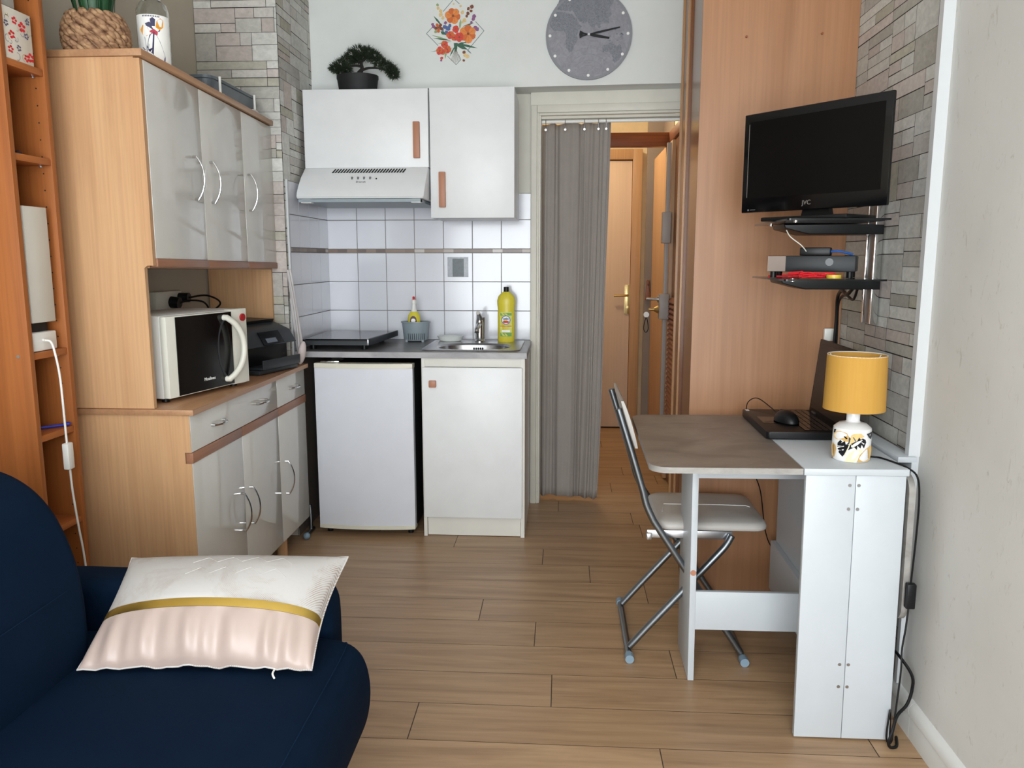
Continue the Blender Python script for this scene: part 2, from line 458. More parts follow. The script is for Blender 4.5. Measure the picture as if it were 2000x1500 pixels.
def paint(o, cols):
    """per-face colour attribute: cols[i] for polygon i"""
    me = o.data; a = me.color_attributes.new('tint', 'FLOAT_COLOR', 'CORNER')
    buf = []
    for p in me.polygons:
        c = cols[p.index]
        for _ in p.loop_indices: buf += [c[0], c[1], c[2], 1]
    a.data.foreach_set('color', buf)

def rrect(x0, x1, y0, y1, r, n=5):
    out = []
    for cx, cy, a in ((x1-r, y1-r, 0), (x0+r, y1-r, 90), (x0+r, y0+r, 180), (x1-r, y0+r, 270)):
        for k in range(n+1):
            t = math.radians(a+90*k/n); out.append((cx+r*math.cos(t), cy+r*math.sin(t)))
    return out

def TM(o, right, up):
    r = Vector(right).normalized(); u = Vector(up).normalized(); n = r.cross(u)
    return Matrix(((r.x, u.x, n.x, o[0]), (r.y, u.y, n.y, o[1]), (r.z, u.z, n.z, o[2]), (0, 0, 0, 1)))

# ================================================================ THE ROOM
ZC = 2.72
WR = lambda y: 0.988 + 0.012*(y-2.15)          # right wall
WL = lambda y: -1.672 + 0.028*(y-2.1)          # left wall
# floor: individual laminate boards laid across the room
ROW = 0.1865; Y0 = 2.573
JOINT = {-3: 0.276, -2: -0.42, -1: -0.023, 0: 0.374-0.0, 1: -0.087, 2: -0.299, 3: 0.343, 4: 0.125, 5: -0.078, 6: -0.494, 7: 0.395}
b = B(); fcols = []
b.poly([(-2.3, -1.9, -0.004), (2.0, -1.9, -0.004), (2.0, 6.4, -0.004), (-2.3, 6.4, -0.004)], 1); fcols.append((0.1, 0.1, 0.1))
k = -24
while Y0+ROW*k < 6.4:
    # row k spans from Y0+(k-1)*ROW to Y0+k*ROW ; measured joints are listed by row
    y1 = Y0+ROW*k; y0 = y1-ROW
    j = JOINT.get(k, random.uniform(-0.6, 0.6))
    xs = [j+1.28*i for i in range(-3, 4)]
    for xa, xb in zip(xs, xs[1:]):
        xa2, xb2 = max(xa, -2.3), min(xb, 2.0)
        if xb2-xa2 < 0.02: continue
        g, h = 0.0009, 0.0014
        b.poly([(xa2+h, y0+g, 0), (xb2-h, y0+g, 0), (xb2-h, y1-g, 0), (xa2+h, y1-g, 0)], 0)
        fcols.append((random.random(), random.random(), random.random()))
    k += 1
fl = struct('floor', b, ['floor', 'grout_dark'], recalc=False, smooth=False); paint(fl, fcols)
b = B(); b.box(-2.3, 2.0, -1.9, 6.4, ZC, ZC+0.1); struct('ceiling', b, 'ceiling')

# left wall (beige), with depth behind it
b = B(); b.prism([(WL(-1.9)-0.15, -1.9), (WL(-1.9), -1.9), (WL(3.6), 3.66), (WL(3.6)-0.15, 3.66)], 'xy', 0, ZC)
struct('wall_left', b, 'wall_beige')
# right wall: papered plain up to the trunking, stone-print wallpaper beyond it
b = B(); b.prism([(WR(-1.9), -1.9), (WR(-1.9)+0.15, -1.9), (WR(2.245)+0.15, 2.245), (WR(2.245), 2.245)], 'xy', 0, ZC)
struct('wall_right', b, 'wallpaper')

def ashlar(W, H, hmin, hmax, seed):
    """irregular rectangles covering W x H"""
    R = random.Random(seed); out = []; z = 0
    while z < H:
        h = R.uniform(0.085, 0.13); u = -R.uniform(0, 0.2)
        while u < W:
            wd = R.uniform(0.16, 0.34)
            t = R.random()
            if t < 0.22: cells = [(u, u+wd*0.6, z, z+h)]; wd *= 0.6
            elif t < 0.68:
                m = z+h*R.uniform(0.35, 0.65)
                def sp(a, b2, za, zb):
                    if R.random() < 0.45:
                        c = a+(b2-a)*R.uniform(0.3, 0.7); return [(a, c, za, zb), (c, b2, za, zb)]
                    return [(a, b2, za, zb)]
                cells = sp(u, u+wd, z, m)+sp(u, u+wd, m, z+h)
            else:
                m1 = z+h*0.34; m2 = z+h*R.uniform(0.62, 0.7)
                cells = [(u, u+wd, z, m1), (u, u+wd*0.5, m1, m2), (u+wd*0.5, u+wd, m1, m2), (u, u+wd, m2, z+h)]
            for a, c, za, zb in cells:
                a2, c2 = max(a, 0), min(c, W); zb2 = min(zb, H)
                if c2-a2 > 0.004 and zb2-za > 0.004: out.append((a2, c2, za, zb2, R.random(), R.random()))
            u += wd
        z += h
    return out

STONE = [srgb(c)[:3] for c in ('#dcdcd6', '#cccac3', '#e3e3dd', '#bfbcb3', '#d3d0c9', '#ccc2bb', '#dfded8', '#c6c3b4', '#d3c9c3')]
def stone_wall(name, faces, H, seed, thick):
    """faces: list of (origin, unit direction, width); paper printed with stones, a dark joint below each"""
    b = B(); cols = []
    dark = srgb('#3c3833')[:3]
    for i, (o, d, W) in enumerate(faces):
        o = Vector(o); d = Vector(d).normalized(); n = Vector((0, 0, 1)).cross(d) * -1
        n = d.cross(Vector((0, 0, 1)))      # points into the room when d runs clockwise seen from the room
        def P(u, z, e): q = o + d*u + n*e; return (q.x, q.y, z)
        b.poly([P(0, 0, 0), P(W, 0, 0), P(W, H, 0), P(0, H, 0)]); cols.append(dark)
        for a, c, z0, z1, r1, r2 in ashlar(W, H, 0, 0, seed+i):
            base_c = STONE[int(r1*len(STONE))]; f = 0.84+0.16*r2
            g = 0.0014+0.0026*r2*(1 if r1 > 0.3 else 0.2)
            b.poly([P(a+0.0008, z0+g, 0.0006), P(c-0.0012, z0+g*0.7, 0.0006), P(c-0.0012, z1-0.0003, 0.0006), P(a+0.0008, z1-0.0003, 0.0006)])
            cols.append(tuple(x*f for x in base_c))
        # solid wall behind the paper
        q = [P(0, 0, -0.001), P(W, 0, -0.001), P(W, 0, -thick), P(0, 0, -thick)]
        b.prism([(x, y) for x, y, _ in q], 'xy', 0, H); cols += [dark]*6
    o = struct(name, b, 'stone', recalc=False, smooth=False); paint(o, cols); return o
XP = -1.26
# direction chosen so that the normal d x Z faces the room
stone_wall('wall_pillar', [((WL(3.6)+0.0, 3.61, 0), (1, 0, 0), XP-WL(3.6)), ((XP, 3.61, 0), (0, 1, 0), 0.65)], ZC, 11, 0.02)
stone_wall('wall_right_stone', [((WR(3.2), 3.2, 0), (WR(2.245)-WR(3.2), 2.245-3.2, 0), 0.955)], ZC, 40, 0.15)
b = B(); b.box(-1.62, XP-0.021, 3.632, 4.3, 0, ZC); struct('wall_pillar_core', b, 'wall')

# wall behind the camera with the window opening the daylight comes through
b = B()
for x0, x1, z0, z1 in ((-2.3, -1.40, 0, ZC), (0.90, 1.4, 0, ZC), (-1.40, 0.90, 0, 0.2), (-1.40, 0.90, 2.4, ZC)):
    b.box(x0, x1, -1.35, -1.25, z0, z1)
struct('wall_back', b, 'wall')
b = B()
for x in (-1.40, -0.27, 0.85): b.box(x, x+0.05, -1.33, -1.27, 0.2, 2.4)
for z in (0.2, 2.35): b.box(-1.40, 0.90, -1.33, -1.27, z, z+0.05)
struct('window_1', b, 'white_plastic')

# kitchen recess: tiled wall, its left return, and the dropped white wall above
TZ = [(0.893, 1.0455), (1.0485, 1.199), (1.202, 1.351), (1.3745, 1.522), (1.525, 1.672)]
TXS = [-1.26, -1.095, -0.9415, -0.787, -0.6325, -0.479, -0.3255, -0.170]
b = B()
for x0, x1 in zip(TXS, TXS[1:]):
    for z0, z1 in TZ:
        if z1 > 1.6: z1 = 1.657
        b.box(x0+0.0015, x1-0.0015, 4.243, 4.25, z0, min(z1, 1.672), bev=0.0012, seg=1)
b.box(-1.262, -0.171, 4.247, 4.252, 0.88, 1.659, mi=1)
b.box(-1.262, -0.171, 4.2435, 4.25, 1.3545, 1.3715, mi=2)
b.box(-1.3, -0.171, 4.25, 4.40, 0, 1.66, mi=3)
struct('wall_back_tiled', b, ['tile', 'grout', 'accent', 'cream'])
b = B(); TY = [4.243, 4.0895, 3.936, 3.782, 3.645]
for y1, y0 in zip(TY, TY[1:]):
    for z0, z1 in TZ: b.box(XP+0.001, XP+0.008, y0+0.0015, y1-0.0015, z0, z1, bev=0.0012, seg=1)
b.box(XP+0.001, XP+0.004, 3.64, 4.247, 0.86, 1.675, mi=1)
b.box(XP+0.001, XP+0.0075, 3.645, 4.243, 1.3545, 1.3715, mi=2); b.box(XP+0.001, XP+0.003, 3.615, 4.247, 0.0, 0.86, mi=3)  # last box: dark brown cover, painting the shade of the narrow fridge gap
struct('wall_left_tiled', b, ['tile', 'grout', 'accent', plain('gap_shade', '#6b6058', 0.9)])
b = B(); b.box(XP, XP+0.010, 3.628, 3.645, 0.86, 1.678, bev=0.002); struct('trim_1', b, 'trunking')

# dropped wall above the kitchen and the doorway (turns slightly towards the room on the right)
b = B()
b.prism([(XP, 4.08), (-0.22, 4.08), (0.62, 4.035), (0.72, 4.26), (-0.22, 4.30), (XP, 4.30)], 'xy', 2.154, ZC)
struct('wall_back_upper', b, 'wall')
b = B(); b.box(-1.3, -0.17, 4.25, 4.4, 1.66, 2.154); struct('wall_back_middle', b, 'cream')

# doorway wall, frame and rail (about 4 degrees towards the room on the right)
def rot2(x, y, a=-0.068, ox=-0.17, oy=4.215):
    c, s = math.cos(a), math.sin(a); return (ox+(x-ox)*c-(y-oy)*s, oy+(x-ox)*s+(y-oy)*c)
RM = Matrix.Translation((-0.17, 4.215, 0)) @ Matrix.Rotation(-0.068, 4, 'Z') @ Matrix.Translation((0.17, -4.215, 0))
def R_(b): b.bm.transform(RM); return b
b = B(); b.box(-0.171, -0.12, 4.215, 4.30, 0, 2.154); b.box(-0.12, 0.62, 4.215, 4.30, 2.062, 2.154)
struct('wall_doorway', R_(b), 'cream')
b = B()   # casing with a stepped moulding
b.box(-0.168, -0.138, 4.199, 4.222, 0, 2.09, bev=0.003); b.box(-0.138, -0.128, 4.206, 4.24, 0, 2.066, bev=0.002)
b.box(-0.1375, 0.62, 4.1995, 4.222, 2.0525, 2.09, bev=0.003); b.box(-0.1278, 0.62, 4.2065, 4.24, 2.040, 2.052, bev=0.002)
b.box(-0.132, -0.122, 4.225, 4.30, 0, 2.045); b.box(-0.1218, 0.62, 4.24, 4.30, 2.028, 2.0398)
struct('door_1', R_(b), 'cream')
# narrow cream return beside the sink cabinet, down to the floor
b = B(); b.box(-0.172, -0.168, 4.0, 4.215, 0, 0.86); 
# ---------------------------------------------------------------- hall beyond the curtain
b = B(); b.box(-1.3, -0.8, 4.4, 6.3, 0, 2.5); struct('wall_hall_left', b, 'hall_wall')
b = B(); b.box(-0.8, 1.4, 6.3, 6.4, 0, 2.5); struct('wall_hall_end', b, 'hall_wall')
b = B(); b.box(-0.8, 1.4, 4.36, 6.4, 2.5, 2.55); struct('ceiling_hall', b, 'hall_wall')
b = B(); b.box(0.70, 1.4, 4.32, 6.3, 0, 2.5); struct('wall_hall_right', b, 'hall_wall')
b = B()
b.box(-0.8, 0.70, 4.95, 5.02, 1.985, 2.065, bev=0.004)
b.box(0.62, 0.70, 4.3, 4.95, 2.0, 2.065, bev=0.004)
struct('trim_2', b, 'hall_beam')
# far door with brass handle
hd = thing('hall_door', 'pale peach flush door with a long brass handle plate at the far end of the hall', 'door', (0.2, 6.2, 0))
b = B(); b.box(-0.25, 0.512, 6.20, 6.24, 0.012, 2.05, bev=0.002); obj('door_leaf', b, 'hall_door', hd)
b = B(); b.prism(rrect(0.475, 0.515, 0.90, 1.125, 0.008), 'xz', 6.192, 6.20, bev=0.002); pl = obj('handle_plate', b, 'brass', hd)
b = B(); b.tube(spline([(0.495, 6.192, 1.045), (0.493, 6.15, 1.045), (0.47, 6.14, 1.045), (0.39, 6.14, 1.043)], 5), 0.009, 10)
b.cyl((0.495, 6.192, 0.955), (0.495, 6.188, 0.955), 0.01); obj('lever', b, 'brass', pl)
b = B(); b.box(0.514, 0.585, 6.17, 6.30, 0, 2.13, bev=0.003); b.box(-0.3, 0.5135, 6.17, 6.30, 2.055, 2.13, bev=0.003)
struct('door_2', b, 'hall_frame')
b = B(); b.box(0.585, 0.70, 5.82, 5.86, 0, 2.5); b.box(0.695, 0.70, 5.3, 5.86, 0, 2.5)
struct('trim_3', b, 'grey_brown')
# entrance door on the right of the hall, with its surface-mounted lock
ed = thing('entrance_door', 'orange-brown entrance door seen edge-on in the hall, louvred at the bottom', 'door', (0.66, 4.9, 0))
b = B(); b.box(0.612, 0.655, 4.72, 5.62, 0.01, 1.99, bev=0.003); obj('door_leaf', b, MAT['hall_frame'], ed)
b = B(); b.box(0.630, 0.665, 4.33, 4.70, 0.01, 1.99, bev=0.002); lp = obj('side_panel', b, MAT['closet_dark'], ed)
b = B()
for i in range(30):
    z = 0.28+i*0.028; b.prism([(0.628, z), (0.607, z-0.018), (0.607, z-0.010), (0.628, z+0.010)], 'xz', 4.36, 4.67)
obj('louvre_slats', b, MAT['hall_beam'], lp)
MAT['lockgrey'] = plain('lock_grey', '#9b938f', 0.5)
lock = thing('rim_lock', 'grey multipoint rim lock with rods and a key on the entrance door', 'lock', (0.6, 4.71, 0))
b = B(); b.box(0.582, 0.606, 4.695, 4.719, 0.30, 1.97, bev=0.002); obj('rod', b, MAT['lockgrey'], lock)
b = B(); b.box(0.562, 0.611, 4.665, 4.719, 1.41, 1.585, bev=0.004); obj('upper_case', b, 'lockgrey', lock)
b = B(); b.box(0.556, 0.611, 4.655, 4.719, 0.975, 1.12, bev=0.004); obj('lower_case', b, 'lockgrey', lock)
b = B(); b.cyl((0.556, 4.69, 1.09), (0.485, 4.69, 1.092), 0.009); b.cyl((0.556, 4.69, 1.09), (0.545, 4.69, 1.09), 0.018); obj('latch_knob', b, 'steel', lock)
b = B(); b.cyl((0.556, 4.69, 1.03), (0.53, 4.69, 1.03), 0.025, 0.012); b.cyl((0.53, 4.69, 1.03), (0.50, 4.69, 1.03), 0.008); obj('key', b, 'brass', lock)
kr = thing('key_ring', 'white round key fob with a dark cord loop hanging from the door key', 'key ring', (0.50, 4.69, 0.93))
b = B(); b.lathe([(0.002, -0.004), (0.016, -0.004), (0.016, 0.004), (0.002, 0.004)], (0, 0, 0), 20)
b.bm.transform(Matrix.Translation((0.487, 4.69, 1.0)) @ Matrix.Rotation(PI/2, 4, 'X')); obj('fob', b, 'white_print', kr)
b = B(); b.tube(spline([(0.487, 4.69, 0.985), (0.474, 4.69, 0.93), (0.478, 4.69, 0.905), (0.487, 4.69, 0.897), (0.496, 4.69, 0.905), (0.5, 4.69, 0.93)], 6, True), 0.0025, 6, closed=True)
obj('cord_loop', b, 'black', kr)
b = B(); b.prism([(0.60, 1.14), (0.615, 1.14), (0.632, 1.03), (0.59, 1.03)], 'xz', 5.79, 5.815, bev=0.002); b.box(0.60, 0.62, 5.79, 5.82, 1.13, 1.17, bev=0.004)
single('door_tassel', b, 'hall_beam', 'small dark brown tassel hanging on the grey-brown strip in the hall', 'tassel')

# ---------------------------------------------------------------- skirting, trunking
b = B(); pr = [(0, 0), (0.014, 0), (0.014, 0.062), (0.012, 0.066), (0.018, 0.07), (0.018, 0.088), (0.010, 0.10), (0, 0.105)]
def sweep_wall(b, prof, ya, yb, mi=0):
    for y in ():
        pass
    A = [b.bm.verts.new((WR(ya)-e, ya, z)) for e, z in prof]; Bv = [b.bm.verts.new((WR(yb)-e, yb, z)) for e, z in prof]
    n = len(prof)
    b.bm.faces.new(A); b.bm.faces.new(Bv[::-1])
    for i in range(n): b.bm.faces.new((A[i], A[(i+1) % n], Bv[(i+1) % n], Bv[i])).material_index = mi
for ya, yb in ((-1.5, 2.108), (2.1095, 2.93)): sweep_wall(b, pr, ya, yb)
struct('baseboard_right', b, 'skirting', angle=50)
b = B(); sweep_wall(b, [(0, 0.78), (0.030, 0.78), (0.030, ZC), (0, ZC)], 2.21, 2.235)
struct('trim_4', b, 'trunking')
b = B(); sweep_wall(b, [(0, 0.105), (0.012, 0.105), (0.012, 0.79), (0, 0.79)], 2.214, 2.232)
struct('trim_5', b, 'trunking')
b = B(); b.box(0.925, 0.975, 2.195, 2.88, 0.766, 0.782, bev=0.002); b.box(0.962, 0.975, 2.195, 2.88, 0.72, 0.768)
struct('trim_6', b, 'desk_white')

# ---------------------------------------------------------------- built-in closet between the room and the doorway
cl = thing('closet', 'tall built-in closet with an orange beech side panel facing the room', 'closet', (0.76, 2.96, 0))
b = B(); b.prism([(0.478, 2.955), (1.02, 2.93), (1.05, 3.75), (0.57, 3.99)], 'xy', 0, 2.72); obj('carcass', b, 'closet_side', cl)
b = B(); b.prism([(0.474, 2.951), (WR(2.93)-0.002, 2.925), (WR(2.93)-0.002, 2.934), (0.480, 2.955)], 'xy', 0, 2.72)
for x, z in ((0.623, 2.077), (0.874, 2.08), (0.741, 0.061)): b.cyl((x, 2.953-0.046*(x-0.47), z), (x, 2.944-0.046*(x-0.47), z), 0.004, n=10, mi=1)
obj('side_panel', b, ['closet', 'hall_beam'], cl)
# vertical beads and stiles on the face towards the doorway
def on_side(s, e):   # s: 0..1 along the face, e: outwards
    a = Vector((0.478, 2.955)); c = Vector((0.57, 3.99)); d = (c-a).normalized(); n = Vector((-d.y, d.x)); q = a+(c-a)*s+n*e; return (q.x, q.y)
for nm, s0, s1, e, m in (('front_stile', 0.0, 0.03, 0.004, 'closet_side'), ('track', 0.55, 0.60, 0.010, 'closet_dark'), ('bead', 0.60, 0.625, 0.018, 'closet_line'), ('rear_stile', 0.66, 0.95, 0.012, 'closet_dark'), ('rear_bead', 0.95, 0.99, 0.022, 'closet_line')):
    b = B(); b.prism([on_side(s0, 0), on_side(s1, 0), on_side(s1, e), on_side(s0, e)], 'xy', 0, 2.72); obj(nm, b, m, cl)

# ================================================================ KITCHENETTE
wt = thing('kitchen_worktop', 'dark grey mottled kitchen worktop over the fridge and sink cabinet', 'worktop', (-0.71, 3.95, 0.865))
b = B(); x0, x1, y0, y1 = -1.255, -0.163, 3.642, 4.242
sx0, sx1, sy0, sy1 = -0.64, -0.205, 3.72, 4.18
b.box(x0, sx0, y0+.002, y1, 0.866, 0.892); b.box(sx1, x1-.002, y0+.002, y1, 0.866, 0.892)
b.box(sx0, sx1, y0+.002, sy0, 0.866, 0.892); b.box(sx0, sx1, sy1, y1, 0.866, 0.892)
obj('slab', b, 'worktop', wt)
b = B(); b.box(x0, x1, y0-.001, y0+.002, 0.865, 0.8915); b.box(x1-.002, x1, y0, y1, 0.865, 0.8915); obj('edge_strip', b, 'worktop_edge', wt)
# sink
sk = thing('sink', 'rectangular stainless steel sink with an oval bowl set into the worktop', 'sink', (-0.43, 3.95, 0.892))
def sinkfn(u, v):
    pass
b = B(); N = 40; cx, cy = -0.435, 3.90
rings = []
def sq(t, a, c2, p):
    ct, st = math.cos(t), math.sin(t)
    return (a*abs(ct)**(2/p)*(1 if ct > 0 else -1), c2*abs(st)**(2/p)*(1 if st > 0 else -1))
lay = [(0.238, 0.245, 0.8935, 14, 0.005), (0.236, 0.243, 0.8965, 14, 0.005), (0.228, 0.235, 0.8945, 14, 0.005), (0.185, 0.15, 0.894, 2.6, -0.0), (0.175, 0.14, 0.885, 2.6, 0), (0.165, 0.13, 0.78, 2.6, 0), (0.14, 0.11, 0.755, 2.6, 0), (0.03, 0.03, 0.75, 2, 0)]
for a, c2, z, p, _ in lay:
    cyy = 3.955 if p == 14 else 3.90
    rings.append([b.bm.verts.new((cx+sq(2*PI*i/N, a, c2, p)[0], cyy+sq(2*PI*i/N, a, c2, p)[1], z)) for i in range(N)])
for A, Bv in zip(rings, rings[1:]):
    for i in range(N): b.bm.faces.new((A[i], A[(i+1) % N], Bv[(i+1) % N], Bv[i]))
b.bm.faces.new(rings[-1])
obj('basin', b, 'steel', sk)
b = B(); 
for i in range(5): b.prism(rrect(-0.455+i*0.011, -0.447+i*0.011, 0.862, 0.873, 0.003), 'xz', 4.028, 4.05)
obj('overflow_slots', b, 'black_matt', sk)
# tap
tp = thing('tap', 'chrome single-lever mixer tap behind the sink', 'tap', (-0.43, 4.12, 0.892))
b = B(); b.lathe([(0.026, 0), (0.026, 0.008), (0.021, 0.014), (0.021, 0.10), (0.019, 0.115), (0.008, 0.12)], (-0.43, 4.12, 0.893)); obj('body', b, 'chrome', tp)
b = B(); b.tube(spline([(-0.43, 4.11, 0.985), (-0.43, 4.06, 0.985), (-0.43, 4.00, 0.972), (-0.43, 3.985, 0.955)], 6), 0.013, 14); obj('spout', b, 'chrome', tp)
b = B(); b.tube([(-0.43, 4.12, 1.013), (-0.43, 4.09, 1.032), (-0.43, 4.04, 1.05)], 0.012, 12, radii=[0.019, 0.014, 0.010]); b.tube([(-0.412, 4.125, 0.91), (-0.41, 4.13, 1.02)], 0.006, 8); obj('lever', b, 'chrome', tp)
# sink cabinet
scab = thing('sink_cabinet', 'white base cabinet under the sink with a small square copper-coloured knob', 'cabinet', (-0.42, 3.94, 0))
b = B(); 
b.box(-0.656, -0.640, 3.652, 4.19, 0, 0.864); b.box(-0.191, -0.172, 3.652, 4.19, 0, 0.864)
b.box(-0.640, -0.191, 3.67, 4.18, 0.07, 0.09); b.box(-0.640, -0.191, 4.175, 4.185, 0.07, 0.864)
obj('carcass', b, 'white_lam2', scab)
b = B(); b.box(-0.640, -0.191, 3.655, 3.67, 0.823, 0.864, bev=0.001); obj('top_rail', b, 'white_lam2', scab)
b = B(); b.box(-0.649, -0.184, 3.634, 3.651, 0.100, 0.8225, bev=0.0015); dr = obj('door', b, 'white_lam', scab)
b = B(); b.box(-0.618, -0.584, 3.618, 3.634, 0.730, 0.762, bev=0.003); obj('knob', b, 'copper', dr)
b = B(); b.box(-0.638, -0.193, 3.664, 3.68, 0.003, 0.096); obj('plinth', b, 'white_lam2', scab)
# fridge
fr = thing('fridge', 'small white under-counter fridge with a curved door', 'fridge', (-0.93, 3.9, 0))
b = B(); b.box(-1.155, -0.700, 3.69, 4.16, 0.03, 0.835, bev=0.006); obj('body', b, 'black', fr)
b = B()
def door_prof(n=16): return [(-1.163+0.466*i/n, 3.625+0.018*((2*i/n-1)**2)) for i in range(n+1)]
dp = door_prof()
b.prism(dp+[(-0.697, 3.683), (-1.163, 3.683)], 'xy', 0.052, 0.815); 
d2 = obj('door', b, 'fridge', fr)
b = B(); dq = [(x, y-0.003) for x, y in dp]
b.prism(dq+[(-0.695, 3.685), (-1.165, 3.685)], 'xy', 0.815, 0.838, bev=0.003); b.prism(dq+[(-0.695, 3.685), (-1.165, 3.685)], 'xy', 0.034, 0.053, bev=0.003); pieces('door_trim', b, 'fridge_trim', d2)
b = B(); b.box(-1.14, -1.05, 3.66, 3.76, 0.838, 0.846, bev=0.002); obj('hinge', b, 'chrome', d2)
b = B()
for x in (-1.13, -0.73):
    for y in (3.70, 4.12): b.cyl((x, y, 0), (x, y, 0.031), 0.014)
pieces('foot', b, 'black', fr)
# wall cabinets
def wall_cab(x0, x1, z0, z1, label, hx, hz0, hz1, name='wall_cabinet'):
    t = thing(name, label, 'cabinet', ((x0+x1)/2, 4.04, z0), group='kitchen wall cabinets')
    b = B(); b.box(x0+0.001, x0+0.017, 3.872, 4.238, z0, z1-0.002); b.box(x1-0.017, x1-0.001, 3.872, 4.238, z0, z1-0.002)
    b.box(x0+0.017, x1-0.017, 3.872, 4.238, z0+0.002, z0+0.018); b.box(x0+0.017, x1-0.017, 3.872, 4.238, z1-0.018, z1-0.002)
    b.box(x0+0.017, x1-0.017, 4.225, 4.238, z0+0.018, z1-0.018)
    obj('carcass', b, 'white_lam', t)
    b = B(); b.box(x0+0.0015, x1-0.0015, 3.852, 3.870, z0-0.002, z1, bev=0.0015); d = obj('door', b, 'white_lam', t)
    b = B(); b.box(hx, hx+0.031, 3.832, 3.852, hz0, hz1, bev=0.003); obj('handle', b, 'copper', d)
wall_cab(-1.237, -0.638, 1.752, 2.108, 'wide white wall cabinet above the extractor hood, pot with bonsai on top', -0.710, 1.791, 1.957)
wall_cab(-0.634, -0.232, 1.516, 2.110, 'tall narrow white wall cabinet right of the extractor hood', -0.591, 1.563, 1.727)
# hood
hd2 = thing('extractor_hood', 'white curved extractor hood with slanted vent slots under the wide wall cabinet', 'extractor hood', (-0.92, 3.95, 1.60))
prof = [(4.235, 1.750), (3.848, 1.750), (3.838, 1.745), (3.79, 1.705), (3.745, 1.662), (3.713, 1.625), (3.700, 1.606), (3.706, 1.597), (3.72, 1.595), (4.235, 1.60)]
b = B(); b.prism(prof, 'yz', -1.236, -0.640, bev=0.006); obj('shell', b, MAT['white_lam'], hd2, angle=40)
b = B()
nrm = Vector((0, -0.040, 0.048)).normalized(); tdir = Vector((0, -0.048, -0.040)).normalized()
for i in range(26):
    x = -1.093+i*0.0134; p = Vector((0, 3.8335, 1.7413)) + nrm*0.0010
    q = [Vector((x+0.008, 0, 0))+p, Vector((x+0.0155, 0, 0))+p, Vector((x+0.006, 0, 0))+p+tdir*0.032, Vector((x-0.003, 0, 0))+p+tdir*0.032]
    b.poly([tuple(v) for v in q])
obj('vent_slots', b, 'black_matt', hd2, recalc=False)
b = B()
for i in range(4):
    c = Vector((-0.990+i*0.0285, 3.7775, 1.6925)); b.box(c.x-0.004, c.x+0.004, c.y-0.005, c.y+0.006, c.z-0.009, c.z+0.008, bev=0.002)
pieces('switch', b, 'print_grey', hd2)
b = B(); b.sph((-0.875, 3.775, 1.691), 0.004); obj('pilot_light', b, 'black', hd2)
text('maker_mark', 'Brandt', 0.017, 'print_grey', hd2, TM((-0.945, 3.7555-0.0006, 1.6715+0.0006), (1, 0, 0), (0, 0.045, 0.043)))
b = B(); b.box(-1.225, -0.655, 3.70, 4.15, 1.580, 1.593); obj('filter_plate', b, MAT['grey_plastic'], hd2)
b = B(); b.box(-1.215, -1.165, 3.703, 3.74, 1.576, 1.594, bev=0.002); b.box(-0.70, -0.655, 3.703, 3.74, 1.576, 1.594, bev=0.002); pieces('visor_clip', b, 'white_plastic', hd2)
# bonsai
bo = thing('bonsai', 'artificial bonsai with dark needles in a black oval pot on the wall cabinet', 'bonsai', (-1.0, 3.975, 2.11))
b = B(); b.lathe([(0.082, 0), (0.092, 0.02), (0.098, 0.062), (0.101, 0.068), (0.101, 0.083), (0.094, 0.083), (0.092, 0.07), (0.0005, 0.07)], (-1.0, 3.975, 2.110), 36, sy=0.8, cap1=False); obj('pot', b, 'black_matt', bo)
b = B()
trunk = spline([(-1.0, 3.975, 2.175), (-0.995, 3.97, 2.20), (-0.975, 3.965, 2.222), (-0.978, 3.965, 2.25), (-0.975, 3.965, 2.29)], 6)
b.tube(trunk, 0.012, 8, radii=[0.014-0.009*i/(len(trunk)-1) for i in range(len(trunk))])
for pts in ([(-0.982, 3.965, 2.215), (-0.94, 3.96, 2.226), (-0.88, 3.96, 2.222), (-0.83, 3.96, 2.205)], [(-0.978, 3.965, 2.235), (-1.01, 3.96, 2.238), (-1.06, 3.955, 2.226), (-1.10, 3.955, 2.222)], [(-0.978, 3.965, 2.25), (-1.02, 3.96, 2.27), (-1.05, 3.96, 2.27)], [(-0.977, 3.965, 2.26), (-0.93, 3.96, 2.28), (-0.91, 3.96, 2.27)]):
    s = spline(pts, 4); b.tube(s, 0.005, 6, radii=[0.007-0.004*i/(len(s)-1) for i in range(len(s))])
obj('trunk', b, plain('bark', '#1d1a17', 0.8), bo)
b = B(); R = random.Random(3)
blobs = [(-1.105, 2.228, .032, .024), (-1.075, 2.245, .04, .028), (-1.045, 2.262, .035, .03), (-1.02, 2.29, .035, .028), (-0.985, 2.305, .045, .03), (-0.945, 2.30, .042, .028), (-0.915, 2.28, .04, .03), (-0.89, 2.255, .04, .03), (-0.86, 2.236, .04, .028), (-0.832, 2.215, .034, .03), (-0.82, 2.195, .028, .026), (-1.05, 2.222, .03, .016), (-0.96, 2.275, .05, .02), (-1.0, 2.268, .03, .02), (-1.08, 2.215, .03, .014)]
for cx_, cz_, rx_, rz_ in blobs:
    for _ in range(420):
        a = R.uniform(0, 2*PI); e = math.asin(R.uniform(-0.9, 1)); rr = R.uniform(0.5, 1)
        d = Vector((math.cos(a)*math.cos(e), math.sin(a)*math.cos(e)*0.9, math.sin(e)))
        p = Vector((cx_+d.x*rx_*rr*0.8, 3.963+d.y*0.038*rr, cz_+d.z*rz_*rr*0.8))
        d2 = (d+Vector((R.uniform(-.4, .4), R.uniform(-.3, .3), R.uniform(-.1, .5)))).normalized(); L = R.uniform(0.012, 0.022)
        s2 = d2.cross(Vector((R.random(), R.random(), R.random()))).normalized()*0.0019
        q = p+d2*L; q.y = min(q.y, 4.07)
        b.poly([tuple(p-s2), tuple(p+s2), tuple(q)])
